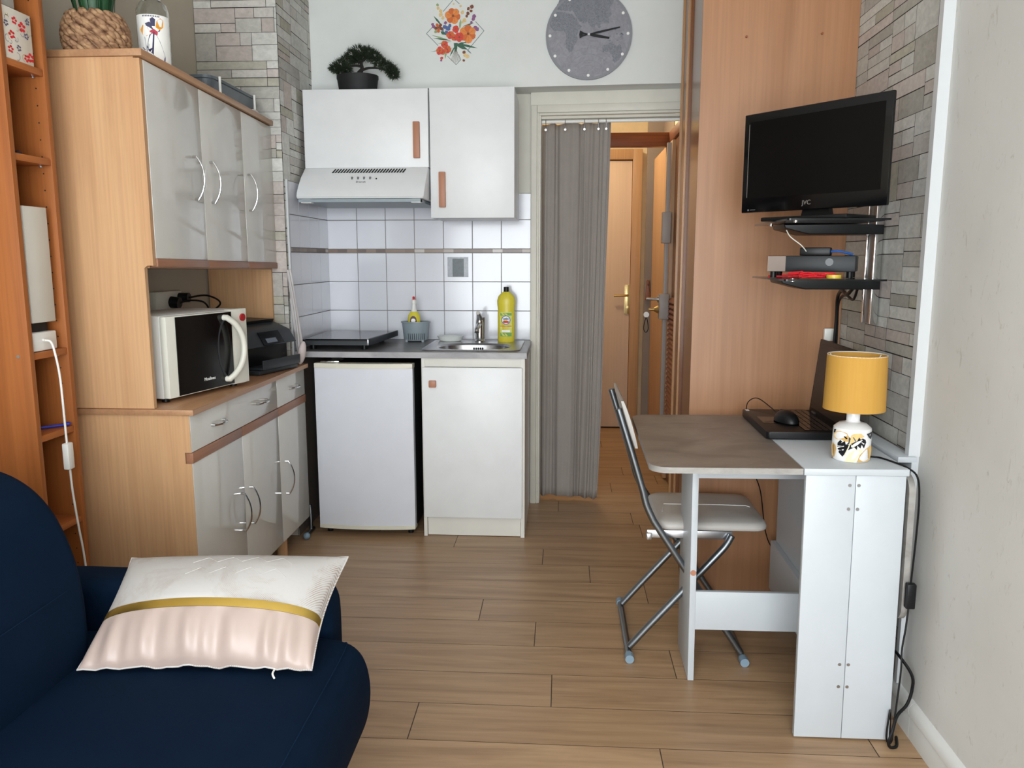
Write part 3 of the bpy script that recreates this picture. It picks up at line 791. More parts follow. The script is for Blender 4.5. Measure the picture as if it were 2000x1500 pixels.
fol = obj('foliage', b, plain('needles', '#26331f', 0.7, var=0.35, nscale=60), bo, recalc=False, smooth=False)
# wall clock
ck = thing('wall_clock', 'round grey wall clock printed with a world map, white dot hours', 'clock', (0.112, 4.05, 2.17))
cc = Vector((0.112, 4.046, 2.383)); RC = 0.206
def CY(x): return 4.08-0.0536*(x+0.22)
def onclock(x, z, e): return (cc.x+x, CY(cc.x+x)-0.016-e, cc.z+z)
def disc(b, x, z, r, e, n=40, mi=0, th=0.0):
    P = [onclock(x+r*math.cos(2*PI*i/n), z+r*math.sin(2*PI*i/n), e) for i in range(n)]
    if th:
        Q = [onclock(x+r*math.cos(2*PI*i/n), z+r*math.sin(2*PI*i/n), e-th) for i in range(n)]
        A = [b.bm.verts.new(p) for p in P]; D = [b.bm.verts.new(p) for p in Q]
        b.bm.faces.new(A).material_index = mi; b.bm.faces.new(D[::-1]).material_index = mi
        for i in range(n): b.bm.faces.new((A[i], A[(i+1) % n], D[(i+1) % n], D[i])).material_index = mi
    else: b.poly(P, mi)
def mk_clockface():
    m, nt, b = base('clock_print', 0.5)
    v = coords(nt, (1, 1, 1)); n = nz(nt, v, 28, 6, 1.5, 0.7)
    nt.links.new(ramp(nt, n, [(0.3, srgb('#7c7c82')), (0.6, srgb('#92929a'))]), b.inputs['Base Color']); return m
def mk_land():
    m, nt, b = base('clock_land', 0.5)
    v = coords(nt, (1, 1, 1)); n = nz(nt, v, 60, 6, 2.5, 0.75)
    nt.links.new(ramp(nt, n, [(0.35, srgb('#63666f')), (0.62, srgb('#84878f'))]), b.inputs['Base Color']); return m
b = B(); disc(b, 0, 0, RC, 0.0, 72, 0, 0.014); fdial = obj('dial', b, mk_clockface(), ck, smooth=False)
b = B(); 
for i in range(72):
    a, c = 2*PI*i/72, 2*PI*(i+1)/72
    b.poly([onclock(r*math.cos(t), r*math.sin(t), 0.0006) for r, t in ((RC*0.995, a), (RC*0.995, c), (RC*0.945, c), (RC*0.945, a))])
obj('rim', b, plain('clock_rim', '#83858a', 0.5), ck, smooth=False)
land = mk_land(); b = B(); sc = 1/0.2036*RC/2
def px(x, y): return ((x-752)/5/1555*4.05*1.0, (66*5-y)/5/1555*4.05*1.01+ (2.388-cc.z))
AF = [(500, 135), (560, 150), (600, 160), (640, 200), (655, 235), (690, 270), (655, 300), (640, 340), (650, 380), (620, 430), (600, 480), (570, 495), (545, 450), (540, 400), (545, 350), (520, 300), (440, 300), (395, 250), (405, 190), (440, 145)]
AS = [(470, 60), (500, -60), (560, -250), (700, -330), (800, -320), (900, -250), (960, -150), (1000, -30), (960, 90), (940, 120), (960, 170), (930, 200), (935, 250), (900, 240), (870, 235), (850, 290), (820, 250), (800, 300), (770, 270), (740, 230), (700, 240), (660, 220), (640, 190), (600, 130), (560, 130), (500, 125), (440, 110)]
EU = [(440, 110), (470, 60), (520, 20), (560, 20), (600, 100), (560, 130), (500, 125)]
AU = [(880, 440), (920, 430), (960, 415), (1000, 440), (1040, 430), (1060, 490), (1050, 540), (990, 595), (975, 560), (970, 520), (930, 490), (880, 495)]
JG = random.Random(2)
def jag(P):
    out = []
    for (xa, ya), (xb, yb) in zip(P, P[1:]+P[:1]):
        for k_ in range(4):
            t = k_/4; out.append((xa+(xb-xa)*t+(JG.uniform(-7, 7) if k_ else 0), ya+(yb-ya)*t+(JG.uniform(-7, 7) if k_ else 0)))
    return out
NA = [(1040, 150), (1075, 170), (1065, 210), (1035, 200)]
for k_, P in enumerate((AF, AS, AU)): b.poly([onclock(*px(x, y), 0.0004+0.00005*k_) for x, y in jag(P)])
for q in range(14):
    cx_, cy_ = JG.uniform(930, 1060), JG.uniform(300, 420); b.poly([onclock(*px(cx_+JG.uniform(6, 15)*math.cos(t), cy_+JG.uniform(4, 10)*math.sin(t)), 0.00062) for t in [2*PI*i/7 for i in range(7)]])
obj('map_print', b, land, ck, smooth=False)
b = B()
for rr in (0.06, 0.085, 0.112, 0.14):
    for i in range(8, 28):
        a, c = 2*PI*i/72+0.0, 2*PI*(i+1)/72
        b.poly([onclock(r*math.cos(t), -0.20+r*math.sin(t), 0.0005) for r, t in ((rr, a), (rr, c), (rr-0.0012, c), (rr-0.0012, a))])
obj('map_lines', b, land, ck, smooth=False)
for i in range(12):
    a = 2*PI*i/12; b = B(); disc(b, 0.186*math.sin(a), 0.186*math.cos(a), 0.0068, 0.001, 16, 0, 0.001); obj('hour_dot', b, 'white_print', ck, smooth=False)
def hand(name, ang, L, tail, w):
    d = Vector((math.cos(ang), math.sin(ang))); n = Vector((-d.y, d.x)); b = B()
    P = [-d*tail-n*w*1.6, -d*tail*0.55-n*w*0.6, -d*tail*0.1-n*w*0.35, d*L*0.3-n*w*1.0, d*L-n*w*0.6, d*L+n*w*0.6, d*L*0.3+n*w*1.0, -d*tail*0.1+n*w*0.35, -d*tail*0.55+n*w*0.6, -d*tail+n*w*1.6]
    A = [b.bm.verts.new(onclock(p.x, p.y+0.0, 0.006)) for p in P]; D = [b.bm.verts.new(onclock(p.x, p.y, 0.0045)) for p in P]
    b.bm.faces.new(A); b.bm.faces.new(D[::-1])
    for i in range(len(P)): b.bm.faces.new((A[i], A[(i+1) % len(P)], D[(i+1) % len(P)], D[i]))
    obj(name, b, 'black', ck, smooth=False)
hand('minute_hand', math.radians(11), 0.150, 0.045, 0.005); hand('hour_hand', math.radians(-11), 0.100, 0.045, 0.007)
b = B(); disc(b, 0, 0, 0.006, 0.009, 16, 0, 0.01); obj('hub', b, 'steel', ck)
# flower sticker
def flower_sticker():
    b = B(); cx_, cz_, Y = -0.538, 2.416, 4.0795
    K = 0.0916/500*1.0   # metres per unit, units are 1/12.5 px about (735,740)
    K = 4.07/1555/12.5
    e = [0.0]
    def P(x, y): return (cx_+(x-720)*K, Y-e[0], cz_-(y-750)*K)
    def shape(pts, mi): e[0] += 0.000012; b.poly([P(x, y) for x, y in pts], mi)
    def line(pts, wd, mi):
        for (xa, ya), (xb, yb) in zip(pts, pts[1:]):
            d = Vector((xb-xa, yb-ya)).normalized(); n = Vector((-d.y, d.x))*wd/2
            shape([(xa+n.x, ya+n.y), (xb+n.x, yb+n.y), (xb-n.x, yb-n.y), (xa-n.x, ya-n.y)], mi)
    # 0 frame grey-green, 1 orange, 2 red, 3 dark green, 4 pale green, 5 blue, 6 purple, 7 yellow, 8 brown, 9 deep orange
    line([(450, 300), (705, 25), (830, 140)], 14, 0); line([(190, 640), (50, 780), (320, 1050)], 14, 0)
    line([(1200, 530), (1400, 740), (1010, 1170)], 14, 0); line([(540, 1290), (740, 1480), (850, 1370), (800, 1250)], 12, 0)
    R = random.Random(5)
    def leaf(x0, y0, x1, y1, wd, mi):
        d = Vector((x1-x0, y1-y0)); n = Vector((-d.y, d.x)).normalized()*wd
        shape([(x0, y0), (x0+d.x*.3+n.x*.8, y0+d.y*.3+n.y*.8), (x0+d.x*.6+n.x, y0+d.y*.6+n.y), (x1, y1), (x0+d.x*.6-n.x, y0+d.y*.6-n.y), (x0+d.x*.3-n.x*.8, y0+d.y*.3-n.y*.8)], mi)
    for a in ((720, 1020, 1020, 1150, 40, 3), (700, 1000, 1250, 1120, 26, 3), (760, 1040, 960, 990, 26, 3), (700, 1100, 130, 1190, 12, 0), (720, 1060, 590, 1300, 18, 3), (640, 960, 160, 810, 18, 4), (620, 940, 200, 880, 16, 3), (500, 800, 380, 740, 40, 3), (420, 620, 220, 390, 22, 3), (520, 1060, 480, 1360, 26, 4), (980, 1130, 1110, 1250, 14, 0), (640, 960, 300, 1010, 14, 4), (830, 700, 860, 470, 26, 4), (900, 640, 1170, 560, 16, 3), (560, 800, 450, 800, 20, 3), (880, 1000, 1100, 980, 16, 3)): leaf(*a)
    for i in range(9): line([(715+i*4, 1130), (620+i*27, 1440-abs(i-4)*12)], 6, 3 if i % 2 else 8)
    shape([(690, 1000), (780, 1000), (770, 1130), (740, 1200), (700, 1130)], 3)
    def petals(cx2, cy2, r, n, mi, mj, rot=0, asp=0.62):
        for i in range(n):
            a = rot+2*PI*i/n; d = Vector((math.cos(a), math.sin(a))); m = Vector((-d.y, d.x)); rr = r*R.uniform(0.88, 1.08)
            pts = [(cx2+d.x*rr*t+m.x*rr*w2*asp, cy2+d.y*rr*t+m.y*rr*w2*asp) for t, w2 in ((0.05, 0), (0.35, 0.42), (0.7, 0.6), (0.95, 0.35), (1.02, 0), (0.95, -0.35), (0.7, -0.6), (0.35, -0.42))]
            shape(pts, mi if i % 2 else mj)
            line([(cx2+d.x*rr*.1, cy2+d.y*rr*.1), (cx2+d.x*rr*.75, cy2+d.y*rr*.75)], r*0.05, 9 if mi == 1 else 8)
        shape([(cx2+r*0.16*math.cos(t), cy2+r*0.16*math.sin(t)) for t in [2*PI*i/8 for i in range(8)]], 8)
    # filler blossoms and buds
    for x, y, r, mi in ((320, 150, 34, 4), (330, 230, 40, 7), (390, 290, 46, 7), (390, 370, 55, 7), (440, 440, 40, 7), (1120, 210, 50, 8), (1040, 250, 40, 8), (1100, 300, 36, 8), (1030, 350, 42, 8), (1000, 410, 34, 8), (950, 500, 50, 7), (900, 540, 36, 7), (900, 330, 45, 7), (860, 190, 30, 7), (700, 140, 26, 7), (200, 580, 40, 6), (220, 630, 44, 6), (1170, 420, 50, 6), (1150, 480, 45, 6), (1110, 550, 34, 6), (1200, 680, 60, 6), (1240, 700, 50, 6), (270, 740, 44, 4), (480, 640, 50, 5), (560, 680, 60, 5), (600, 620, 46, 5), (520, 760, 46, 5), (500, 550, 40, 6), (430, 700, 36, 5), (950, 1270, 44, 7), (1010, 1300, 50, 7), (930, 1210, 40, 8), (920, 1390, 34, 8), (400, 1330, 38, 2), (390, 1380, 28, 6)):
        shape([(x+r*math.cos(t)*R.uniform(.75, 1.1), y+r*math.sin(t)*R.uniform(.75, 1.1)) for t in [2*PI*i/9 for i in range(9)]], mi)
    petals(340, 650, 110, 5, 9, 8, 0.4); petals(680, 400, 185, 6, 1, 9, 0.2, 0.75); petals(1030, 800, 195, 6, 1, 9, 0.5, 0.75)
    petals(740, 690, 85, 5, 2, 2, 0.1, 0.9); petals(610, 820, 90, 5, 2, 9, 0.6, 0.9); petals(820, 870, 105, 5, 2, 2, 0.3, 0.9); petals(700, 880, 80, 5, 9, 2, 0.9, 0.9)
    petals(470, 1030, 90, 5, 9, 2, 0.5, 0.9); petals(360, 1170, 90, 5, 2, 9, 0.9, 0.9); petals(540, 1140, 85, 5, 2, 9, 0.2, 0.9); petals(430, 1200, 60, 5, 9, 2, 0, 0.9)
    cols = ['#6f7f80', '#e08a45', '#d4483c', '#3f6552', '#93a878', '#566a9c', '#8d5a86', '#dcbf86', '#7d4a34', '#cf6a35']
    ms = [plain('sticker_%s' % n, c, 0.7, var=0.12, nscale=150) for n, c in zip(('frame', 'orange', 'red', 'leaf', 'pale_leaf', 'blue', 'purple', 'cream', 'brown', 'rust'), cols)]
    o = obj('flower_wall_sticker', b, ms, recalc=False, smooth=False)
    tagset(o, 'diamond-framed bouquet wall sticker with orange and red flowers left of the clock', 'wall sticker')
flower_sticker()

# ---------------------------------------------------------------- on the kitchen worktop
hob = thing('hotplate', 'slim black and steel countertop hob on the left end of the worktop', 'hob', (-1.02, 3.92, 0.892))
b = B()
b.prism([(-1.235, 3.70), (-0.915, 3.70), (-0.905, 3.72), (-0.875, 4.18), (-1.245, 4.18), (-1.245, 3.72)], 'xy', 0.918, 0.940, bev=0.002); obj('body', b, 'black', hob)
b = B(); b.prism([(-0.921, 3.699), (-0.9145, 3.699), (-0.905, 3.72), (-0.873, 4.181), (-0.881, 4.181), (-0.914, 3.722)], 'xy', 0.917, 0.946, bev=0.001); b.box(-1.235, -0.918, 3.697, 3.701, 0.917, 0.936); obj('steel_trim', b, MAT['dark_grey'], hob)
b = B(); b.box(-0.9215, -0.9145, 3.695, 3.700, 0.917, 0.945, bev=0.001); obj('corner_cap', b, 'alu', hob)
b = B(); b.prism([(-1.225, 3.72), (-0.925, 3.72), (-0.887, 4.17), (-1.235, 4.17)], 'xy', 0.940, 0.944); obj('glass_top', b, 'black_gloss', hob)
b = B()
for x in (-1.20, -0.95):
    for y in (3.76, 4.13): b.cyl((x, y, 0.8925), (x, y, 0.919), 0.014)
pieces('foot', b, 'black', hob)

bk = thing('sink_caddy', 'grey plastic caddy with slots standing on the worktop by the tiles', 'caddy', (-0.767, 4.13, 0.892))
b = B(); n = 36; prof = [(0.058, 0.006), (0.064, 0.012), (0.073, 0.098), (0.078, 0.099), (0.078, 0.105), (0.070, 0.105), (0.062, 0.012), (0.001, 0.010)]
b.lathe(prof, (-0.767, 4.13, 0.893), n, sy=0.72, cap1=False); obj('tub', b, 'grey_plastic', bk)
b = B()
for i in range(9):
    a = math.radians(-118+i*9.5+0); x = 0.066*math.cos(a); y = 0.066*0.72*math.sin(a)
    b.tube([(-0.767+x*1.0, 4.13+y*1.02, 0.906), (-0.767+x*1.07, 4.13+y*1.08, 0.938)], 0.0013, 6)
obj('slots', b, 'dark_grey', bk)
b = B(); 
for x in (-0.81, -0.725): b.box(x-0.006, x+0.006, 4.09, 4.17, 0.8925, 0.905)
pieces('foot', b, 'grey_plastic', bk)

db = thing('dish_soap_bottle', 'small bottle of yellow dish soap with red and white cap standing in the grey caddy', 'bottle', (-0.775, 4.125, 0.905))
b = B(); b.lathe([(0.026, 0), (0.032, 0.01), (0.033, 0.10), (0.030, 0.125), (0.016, 0.145)], (-0.775, 4.125, 0.906), 24, sy=0.7, cap1=False); obj('body', b, 'yellow_plastic', db)
b = B(); b.lathe([(0.0165, 0.143), (0.012, 0.16), (0.011, 0.182), (0.013, 0.184), (0.014, 0.198), (0.0125, 0.204), (0.006, 0.206)], (-0.775, 4.125, 0.906), 20, cap0=False); obj('cap', b, 'white_plastic', db)
b = B(); b.lathe([(0.006, 0.205), (0.0065, 0.218), (0.003, 0.222)], (-0.775, 4.125, 0.906), 14, cap0=False); obj('spout', b, 'red', db)
def wrapx(b, c, r, sy, pts, mi=0, e=0.0006):
    """pts: (angle offset as arc metres, z) laid on the front of an oval body"""
    b.poly([(c[0]+(r+e)*math.sin(u/r), c[1]-(r+e)*sy*math.cos(u/r), c[2]+z) for u, z in pts], mi)
b = B(); b_ = [(-0.018, 0.02), (-0.009, 0.02), (0, 0.02), (0.009, 0.02), (0.018, 0.02), (0.018, 0.10), (0.014, 0.113), (0.007, 0.12), (0, 0.122), (-0.007, 0.12), (-0.014, 0.113), (-0.018, 0.10)]
wrapx(b, (-0.775, 4.125, 0.906), 0.033, 0.7, b_, 0, 0.0015); b_ = [(0.011*math.cos(t), 0.098+0.011*math.sin(t)) for t in [2*PI*i/14 for i in range(14)]]
wrapx(b, (-0.775, 4.125, 0.906), 0.033, 0.7, b_, 1, 0.0022); obj('sticker', b, [plain('label_maroon', '#4d2228', 0.4), MAT['white_print']], db, recalc=False)

cb = thing('cleaner_bottle', 'tall yellow cleaning-cream bottle with black cap standing right of the tap', 'bottle', (-0.292, 4.13, 0.892))
b = B(); pf = [(0.040, 0), (0.044, 0.006), (0.0445, 0.14), (0.043, 0.165), (0.047, 0.195), (0.0475, 0.215), (0.040, 0.238), (0.022, 0.255), (0.014, 0.262)]
b.lathe(pf, (-0.292, 4.13, 0.8935), 32, sy=0.62, cap1=False); obj('body', b, 'yellow_plastic', cb)
b = B(); b.lathe([(0.0135, 0.260), (0.0135, 0.283), (0.011, 0.285)], (-0.292, 4.13, 0.8935), 20); obj('cap', b, 'black', cb)
b = B(); c0 = (-0.292, 4.13, 0.8935)
def band(z0, z1, hw, mi, e): wrapx(b, c0, 0.0445, 0.62, [(-hw, z0), (-hw/2, z0), (0, z0), (hw/2, z0), (hw, z0), (hw, z1), (hw/2, z1), (0, z1), (-hw/2, z1), (-hw, z1)], mi, e)
band(0.028, 0.155, 0.032, 0, 0.0008); band(0.03, 0.05, 0.031, 1, 0.0012); band(0.138, 0.152, 0.031, 1, 0.0012); band(0.052, 0.064, 0.022, 4, 0.0012); band(0.082, 0.0855, 0.030, 3, 0.0014)
for r_, mi, e in ((0.0235, 2, 0.0016), (0.0195, 4, 0.002)): wrapx(b, c0, 0.0445, 0.62, [(r_*math.cos(t), 0.115+r_*math.sin(t)) for t in [2*PI*i/22 for i in range(22)]], mi, e)
band(0.118, 0.124, 0.014, 2, 0.0024); band(0.100, 0.111, 0.014, 3, 0.0024)
obj('sticker', b, [plain('label_lime', '#c3c83c', 0.4, var=0.15), MAT['green'], MAT['blue'], MAT['red'], MAT['white_print']], cb, recalc=False)

b = B(); b.lathe([(0.045, 0), (0.058, 0.006), (0.068, 0.026), (0.071, 0.030), (0.066, 0.029), (0.055, 0.010), (0.001, 0.006)], (-0.587, 4.14, 0.8925), 32, sy=0.6, cap1=False)
single('soap_dish', b, plain('frosted_dish', '#d9dedb', 0.25), 'small pale oval soap dish at the back left of the sink', 'dish')
# picture tile
b = B(); b.box(-0.612, -0.502, 4.240, 4.2426, 1.226, 1.330, bev=0.001); b.box(-0.585, -0.525, 4.2385, 4.2402, 1.228, 1.322, mi=1)
single('tile_picture', b, [plain('pale_print', '#b9bec6', 0.4, var=0.12, nscale=90), plain('dark_teal_print', '#2c3c42', 0.3, var=0.35, nscale=90)], 'small square tile picture with a dark teal centre on the tiled wall', 'picture')

# ---------------------------------------------------------------- curtain in the doorway
cr = thing('curtain_rod', 'white tension rod across the top of the doorway', 'rod', (0.2, 4.27, 2.0))
b = B(); b.cyl((-0.125, 4.268, 2.018), (0.62, 4.225, 2.018), 0.009, n=14); obj('rod', b, 'white_plastic', cr)
ct = thing('curtain', 'grey pleated fabric curtain drawn to the left of the doorway', 'curtain', (0.05, 4.28, 0.02))
def cur(u, v):
    xl = -0.121+0.006*v; xr_ = 0.196+0.040*v**0.8
    x = xl+(xr_-xl)*u
    ph = 2*PI*(4.1*u+0.35*math.sin(5*u+1))
    amp = 0.015*(0.6+0.4*(1-v))*(1-0.8*max(0, (u-0.72)/0.28))
    y = 4.262+0.045-0.06*u*0.9+amp*math.sin(ph+0.7*math.sin(3*v))+0.004*math.sin(ph*2.3+1.2+1.5*v)+0.026*math.exp(-((u-0.74)/0.035)**2)-0.006*math.exp(-((u-0.9)/0.08)**2)+0.0015*math.sin(ph*5.1+4*v)
    x += 0.006*math.cos(ph+0.4*v)*min(1, 6*u*(1-u)+0.1)+0.002*math.sin(9*v+ph)
    return (x, y-0.0, 0.020+1.992*v+0.004*math.sin(ph*1.3))
b = B(); b.grid(cur, 150, 40); bm = b.bm; o = obj('fabric', b, 'curtain', ct, angle=80)
m = o.modifiers.new('thickness', 'SOLIDIFY'); m.thickness = 0.002
for x in (-0.096, 0.004, 0.102, 0.173, 0.212):
    b = B(); y = 4.268-0.0577*(x+0.125)
    pts = [Vector((x+0.0, y+0.016*math.cos(t), 2.003+0.026*math.sin(t))) for t in [2*PI*i/20 for i in range(20)]]
    b.tube(pts, 0.0018, 6, closed=True); b.cyl((x, y-0.02, 1.975), (x, y-0.024, 1.975), 0.006, n=12); obj('ring', b, 'chrome', ct)

# ================================================================ FOLDING TABLE WITH CABINET BODY
A = -0.014
TB = thing('gateleg_table', 'white folding table with a concrete-look raised leaf on a gate leg', 'table', (0.655, 2.088, 0), (0, -0.010, A))
def lb(b, name, m, **k): return obj(name, b, m, TB, world=False, **k)
DZ = 0.756
b = B(); b.box(-0.006, 0.262, -0.004, 0.755, DZ, 0.774, bev=0.0012); lb(b, 'tabletop', 'desk_white')
for i, (x0, x1) in enumerate(((0.0, 0.1275), (0.129, 0.2565))):
    b = B(); b.box(x0, x1, 0.0, 0.018, 0.004, DZ-0.001, bev=0.001); fp = lb(b, 'front_panel', 'desk_white')
    bx = 0.113 if i == 0 else 0.136
    b = B()
    for z in (0.729, 0.664, 0.223, 0.158):
        b.cyl((bx, 0.0, z), (bx, -0.0015, z), 0.0045, n=14); 
    pieces('bolt', b, 'steel', fp, world=False)
    if i: b = B(); b.box(x0, x1, 0.735, 0.753, 0.004, DZ-0.001, bev=0.001); lb(b, 'rear_panel', 'desk_white')
b = B(); b.box(0.119, 0.137, 0.018, 0.735, 0.10, DZ-0.001); lb(b, 'centre_panel', 'desk_white')
b = B(); b.box(0.100, 0.118, 0.018, 0.735, 0.13, 0.31); lb(b, 'lower_rail', 'desk_white')
# raised leaf
b = B(); out = rrect(-0.408, 0.05, 0.0, 0.735, 0.05, 6); out = [(min(x, -0.008), y) for x, y in out]
seen = []
for p in out:
    if not seen or (abs(p[0]-seen[-1][0])+abs(p[1]-seen[-1][1])) > 1e-5: seen.append(p)
b.prism(seen, 'xy', 0.757, 0.773); lf = lb(b, 'leaf', 'leaf_top', angle=30)
b = B(); b.prism([(-0.4085+0.05*(1-math.cos(math.radians(a))) , 0.05*(1-math.sin(math.radians(a)))-0.0006) for a in range(0, 91, 15)] + [(-0.008, -0.0006), (-0.008, 0.0004)] + [(-0.408+0.05*(1-math.cos(math.radians(a)))+0.0003, 0.05*(1-math.sin(math.radians(a)))+0.0004) for a in range(90, -1, -15)], 'xy', 0.7565, 0.7728)
obj('edge_band', b, 'leaf_edge', lf, world=False, recalc=True)
# folded leaf hanging on the wall side
b = B(); out = rrect(0.345-0.3, 0.735, 0.34, 0.80, 0.05, 6)
b.prism(rrect(0.0, 0.735, 0.345, 0.752, 0.045, 6), 'yz', 0.266, 0.282); lb(b, 'folded_leaf', 'leaf_edge')
# gate frame
b = B(); b.box(-0.253, -0.234, 0.285, 0.525, 0.004, 0.745, bev=0.001); gl = lb(b, 'gate_leg', 'desk_white')
b = B(); b.cyl((-0.2435, 0.284, 0.362), (-0.2435, 0.2855, 0.362), 0.009); obj('chipped_plug', b, 'copper', gl, world=False)
b = B(); b.box(-0.234, 0.100, 0.287, 0.303, 0.175, 0.300, bev=0.001); lb(b, 'gate_beam', 'desk_white')
b = B(); b.box(-0.234, 0.100, 0.287, 0.303, 0.664, 0.742, bev=0.001); lb(b, 'gate_top_beam', 'desk_white')
# ---------------------------------------------------------------- folding chair
ch = thing('folding_chair', 'silver tubular folding chair with grey-white padded seat tucked under the table leaf', 'chair', (0.43, 2.72, 0))
RT = 0.0115
for y, fl_ in ((2.515, 0), (2.905, 1)):
    b = B(); pts = [(0.181, y, 0.848), (0.225, y, 0.71), (0.266, y, 0.575), (0.278, y, 0.53), (0.302, y, 0.478), (0.40, y, 0.330), (0.50, y, 0.180), (0.600, y, 0.030)]
    b.tube([pts[0], pts[1], pts[2]]+[tuple(p) for p in spline(pts[2:5], 5)[1:]]+pts[5:], RT, 14); obj('back_leg', b, 'chair_metal', ch)
    b = B(); y2 = y+(0.025 if not fl_ else -0.025)
    p2 = [(0.560, y2, 0.425), (0.545, y2, 0.395), (0.52, y2, 0.362), (0.42, y2, 0.245), (0.30, y2, 0.105), (0.236, y2, 0.028)]
    b.tube(spline(p2[:4], 4)+[p2[4], p2[5]], RT, 14); obj('front_leg', b, 'chair_metal', ch)
    b = B(); b.box(0.285 if not fl_ else 0.34, 0.565, y2-0.004+(0.012 if not fl_ else -0.012), y2+0.004+(0.012 if not fl_ else -0.012), 0.408, 0.436, bev=0.003)
    if not fl_: b.box(0.282, 0.300, y2-0.010, y2+0.008, 0.407, 0.430, bev=0.004)
    obj('seat_bracket', b, 'alu', ch)
for x in (0.232, 0.606):
    b = B(); b.cyl((x, 2.490, 0.013), (x, 2.925, 0.013), 0.0115, n=16); bar = obj('foot_bar', b, 'chair_metal', ch)
    for y0, y1 in ((2.474, 2.505), (2.908, 2.936)):
        b = B(); b.cyl((x, y0, 0.0145), (x, y1, 0.0145), 0.0145, n=20); obj('foot_cap', b, 'blue_rubber', bar)
b = B(); N = 24
def seatf(u, v):
    # rounded pad, u along x, v along y
    x = 0.312+(0.678-0.312)*u; y = 2.545+(2.895-2.545)*v
    return (x, y)
b = B(); o2 = rrect(0.318, 0.682, 2.545, 2.897, 0.045, 6)
def pad(b, outline, z0, zt, crown):
    cx_ = sum(p[0] for p in outline)/len(outline); cy_ = sum(p[1] for p in outline)/len(outline)
    lv = [(0.985, z0), (1.0, z0+0.004), (1.0, z0+0.012), (0.975, z0+0.022), (0.93, zt-0.003), (0.7, zt+crown*0.6), (0.35, zt+crown)]
    R = [[b.bm.verts.new((cx_+(x-cx_)*s, cy_+(y-cy_)*s, z)) for x, y in outline] for s, z in lv]
    n = len(outline)
    for P, Q in zip(R, R[1:]):
        for i in range(n): b.bm.faces.new((P[i], P[(i+1) % n], Q[(i+1) % n], Q[i]))
    b.bm.faces.new(R[0][::-1]); b.bm.faces.new(R[-1])
pad(b, o2, 0.438, 0.468, 0.004); st = obj('seat', b, 'leather', ch, angle=60)
b = B(); b.tube([(0.345, 2.64, 0.4705), (0.36, 2.722, 0.4722), (0.64, 2.722, 0.4722), (0.655, 2.71, 0.470)], 0.0012, 5); obj('stitching', b, 'white_print', st)
b = B()
def backf(u, v):
    y = 2.53+0.38*u; z = 0.715+0.155*v
    bow = 0.018*math.sin(PI*u)
    th = 0.014*(math.sin(PI*min(max(v, 0.02), 0.98))**0.4)*(math.sin(PI*min(max(u, 0.02), 0.98))**0.3)
    x = 0.181+(0.848-z)*0.317+0.016
    return x, y, z, bow, th
b.grid(lambda u, v: (lambda q: (q[0]-q[3]*0.2+q[4]+0.006, q[1], q[2]))(backf(u, v)), 20, 12)
b.grid(lambda u, v: (lambda q: (q[0]-q[3]*0.2-q[4]*0.3, q[1], q[2]))(backf(u, v)), 20, 12)
bmesh.ops.remove_doubles(b.bm, verts=b.bm.verts, dist=0.0105*0.001)
B_edges = [e for e in b.bm.edges if e.is_boundary]
bmesh.ops.bridge_loops(b.bm, edges=B_edges)
obj('backrest', b, 'leather', ch, angle=70)

# ---------------------------------------------------------------- things on the table
def dz(x, y): return 0.7745-0.010*-(0)   # table plane height near the things
lp2 = thing('laptop', 'open black laptop on the white tabletop, screen facing left', 'laptop', (0.755, 2.61, 0.777), (0, 0, -0.02))
def L_(b, n, m, p=lp2, **k): return obj(n, b, m, p, world=False, **k)
b = B(); b.prism(rrect(-0.125, 0.115, -0.19, 0.19, 0.012), 'xy', 0.0, 0.022, bev=0.003); lbse = L_(b, 'keyboard_base', 'black')
b = B()
for i in range(15):
    for j in range(5): b.box(-0.005+j*0.019, 0.011+j*0.019, -0.165+i*0.0222, -0.165+i*0.0222+0.0195, 0.022, 0.0245)
L_(b, 'keys', 'black_gloss', lbse); 
b = B(); b.box(-0.105, -0.045, -0.06, 0.05, 0.0222, 0.0228); L_(b, 'touchpad', 'black_gloss', lbse)
b = B(); b.box(-0.118, -0.106, 0.155, 0.178, 0.0222, 0.0226); L_(b, 'sticker', 'white_print', lbse)
b = B(); b.box(0.0, 0.009, -0.19, 0.19, 0.0, 0.255, bev=0.003); b.bm.transform(Matrix.Translation((0.104, 0, 0.018)) @ Matrix.Rotation(0.10, 4, 'Y')); sc_ = L_(b, 'screen_lid', 'black')
b = B(); b.box(-0.0006, 0.0, -0.175, 0.175, 0.018, 0.24); b.bm.transform(Matrix.Translation((0.104, 0, 0.018)) @ Matrix.Rotation(0.10, 4, 'Y')); L_(b, 'display', 'screen', sc_)
b = B()
for y in (-0.13, 0.13): b.cyl((0.106, y-0.02, 0.021), (0.106, y+0.02, 0.021), 0.006)
L_(b, 'hinge', 'dark_grey')
mo = thing('mouse', 'black computer mouse resting on the laptop keyboard', 'mouse', (0.725, 2.575, 0.802), (0, 0, 0.25))
b = B(); b.sph((0, 0, 0.001), 0.033, 0.055, 0.036, 24, 14)
bmesh.ops.bisect_plane(b.bm, geom=b.bm.verts[:]+b.bm.edges[:]+b.bm.faces[:], plane_co=(0, 0, 0), plane_no=(0, 0, -1), clear_outer=True)
bmesh.ops.contextual_create(b.bm, geom=[e for e in b.bm.edges if e.is_boundary])
obj('shell', b, 'black', mo, world=False)
b = B(); b.cyl((-0.003, 0.032, 0.027), (0.003, 0.032, 0.027), 0.007); obj('scroll_wheel', b, 'dark_grey', mo, world=False)
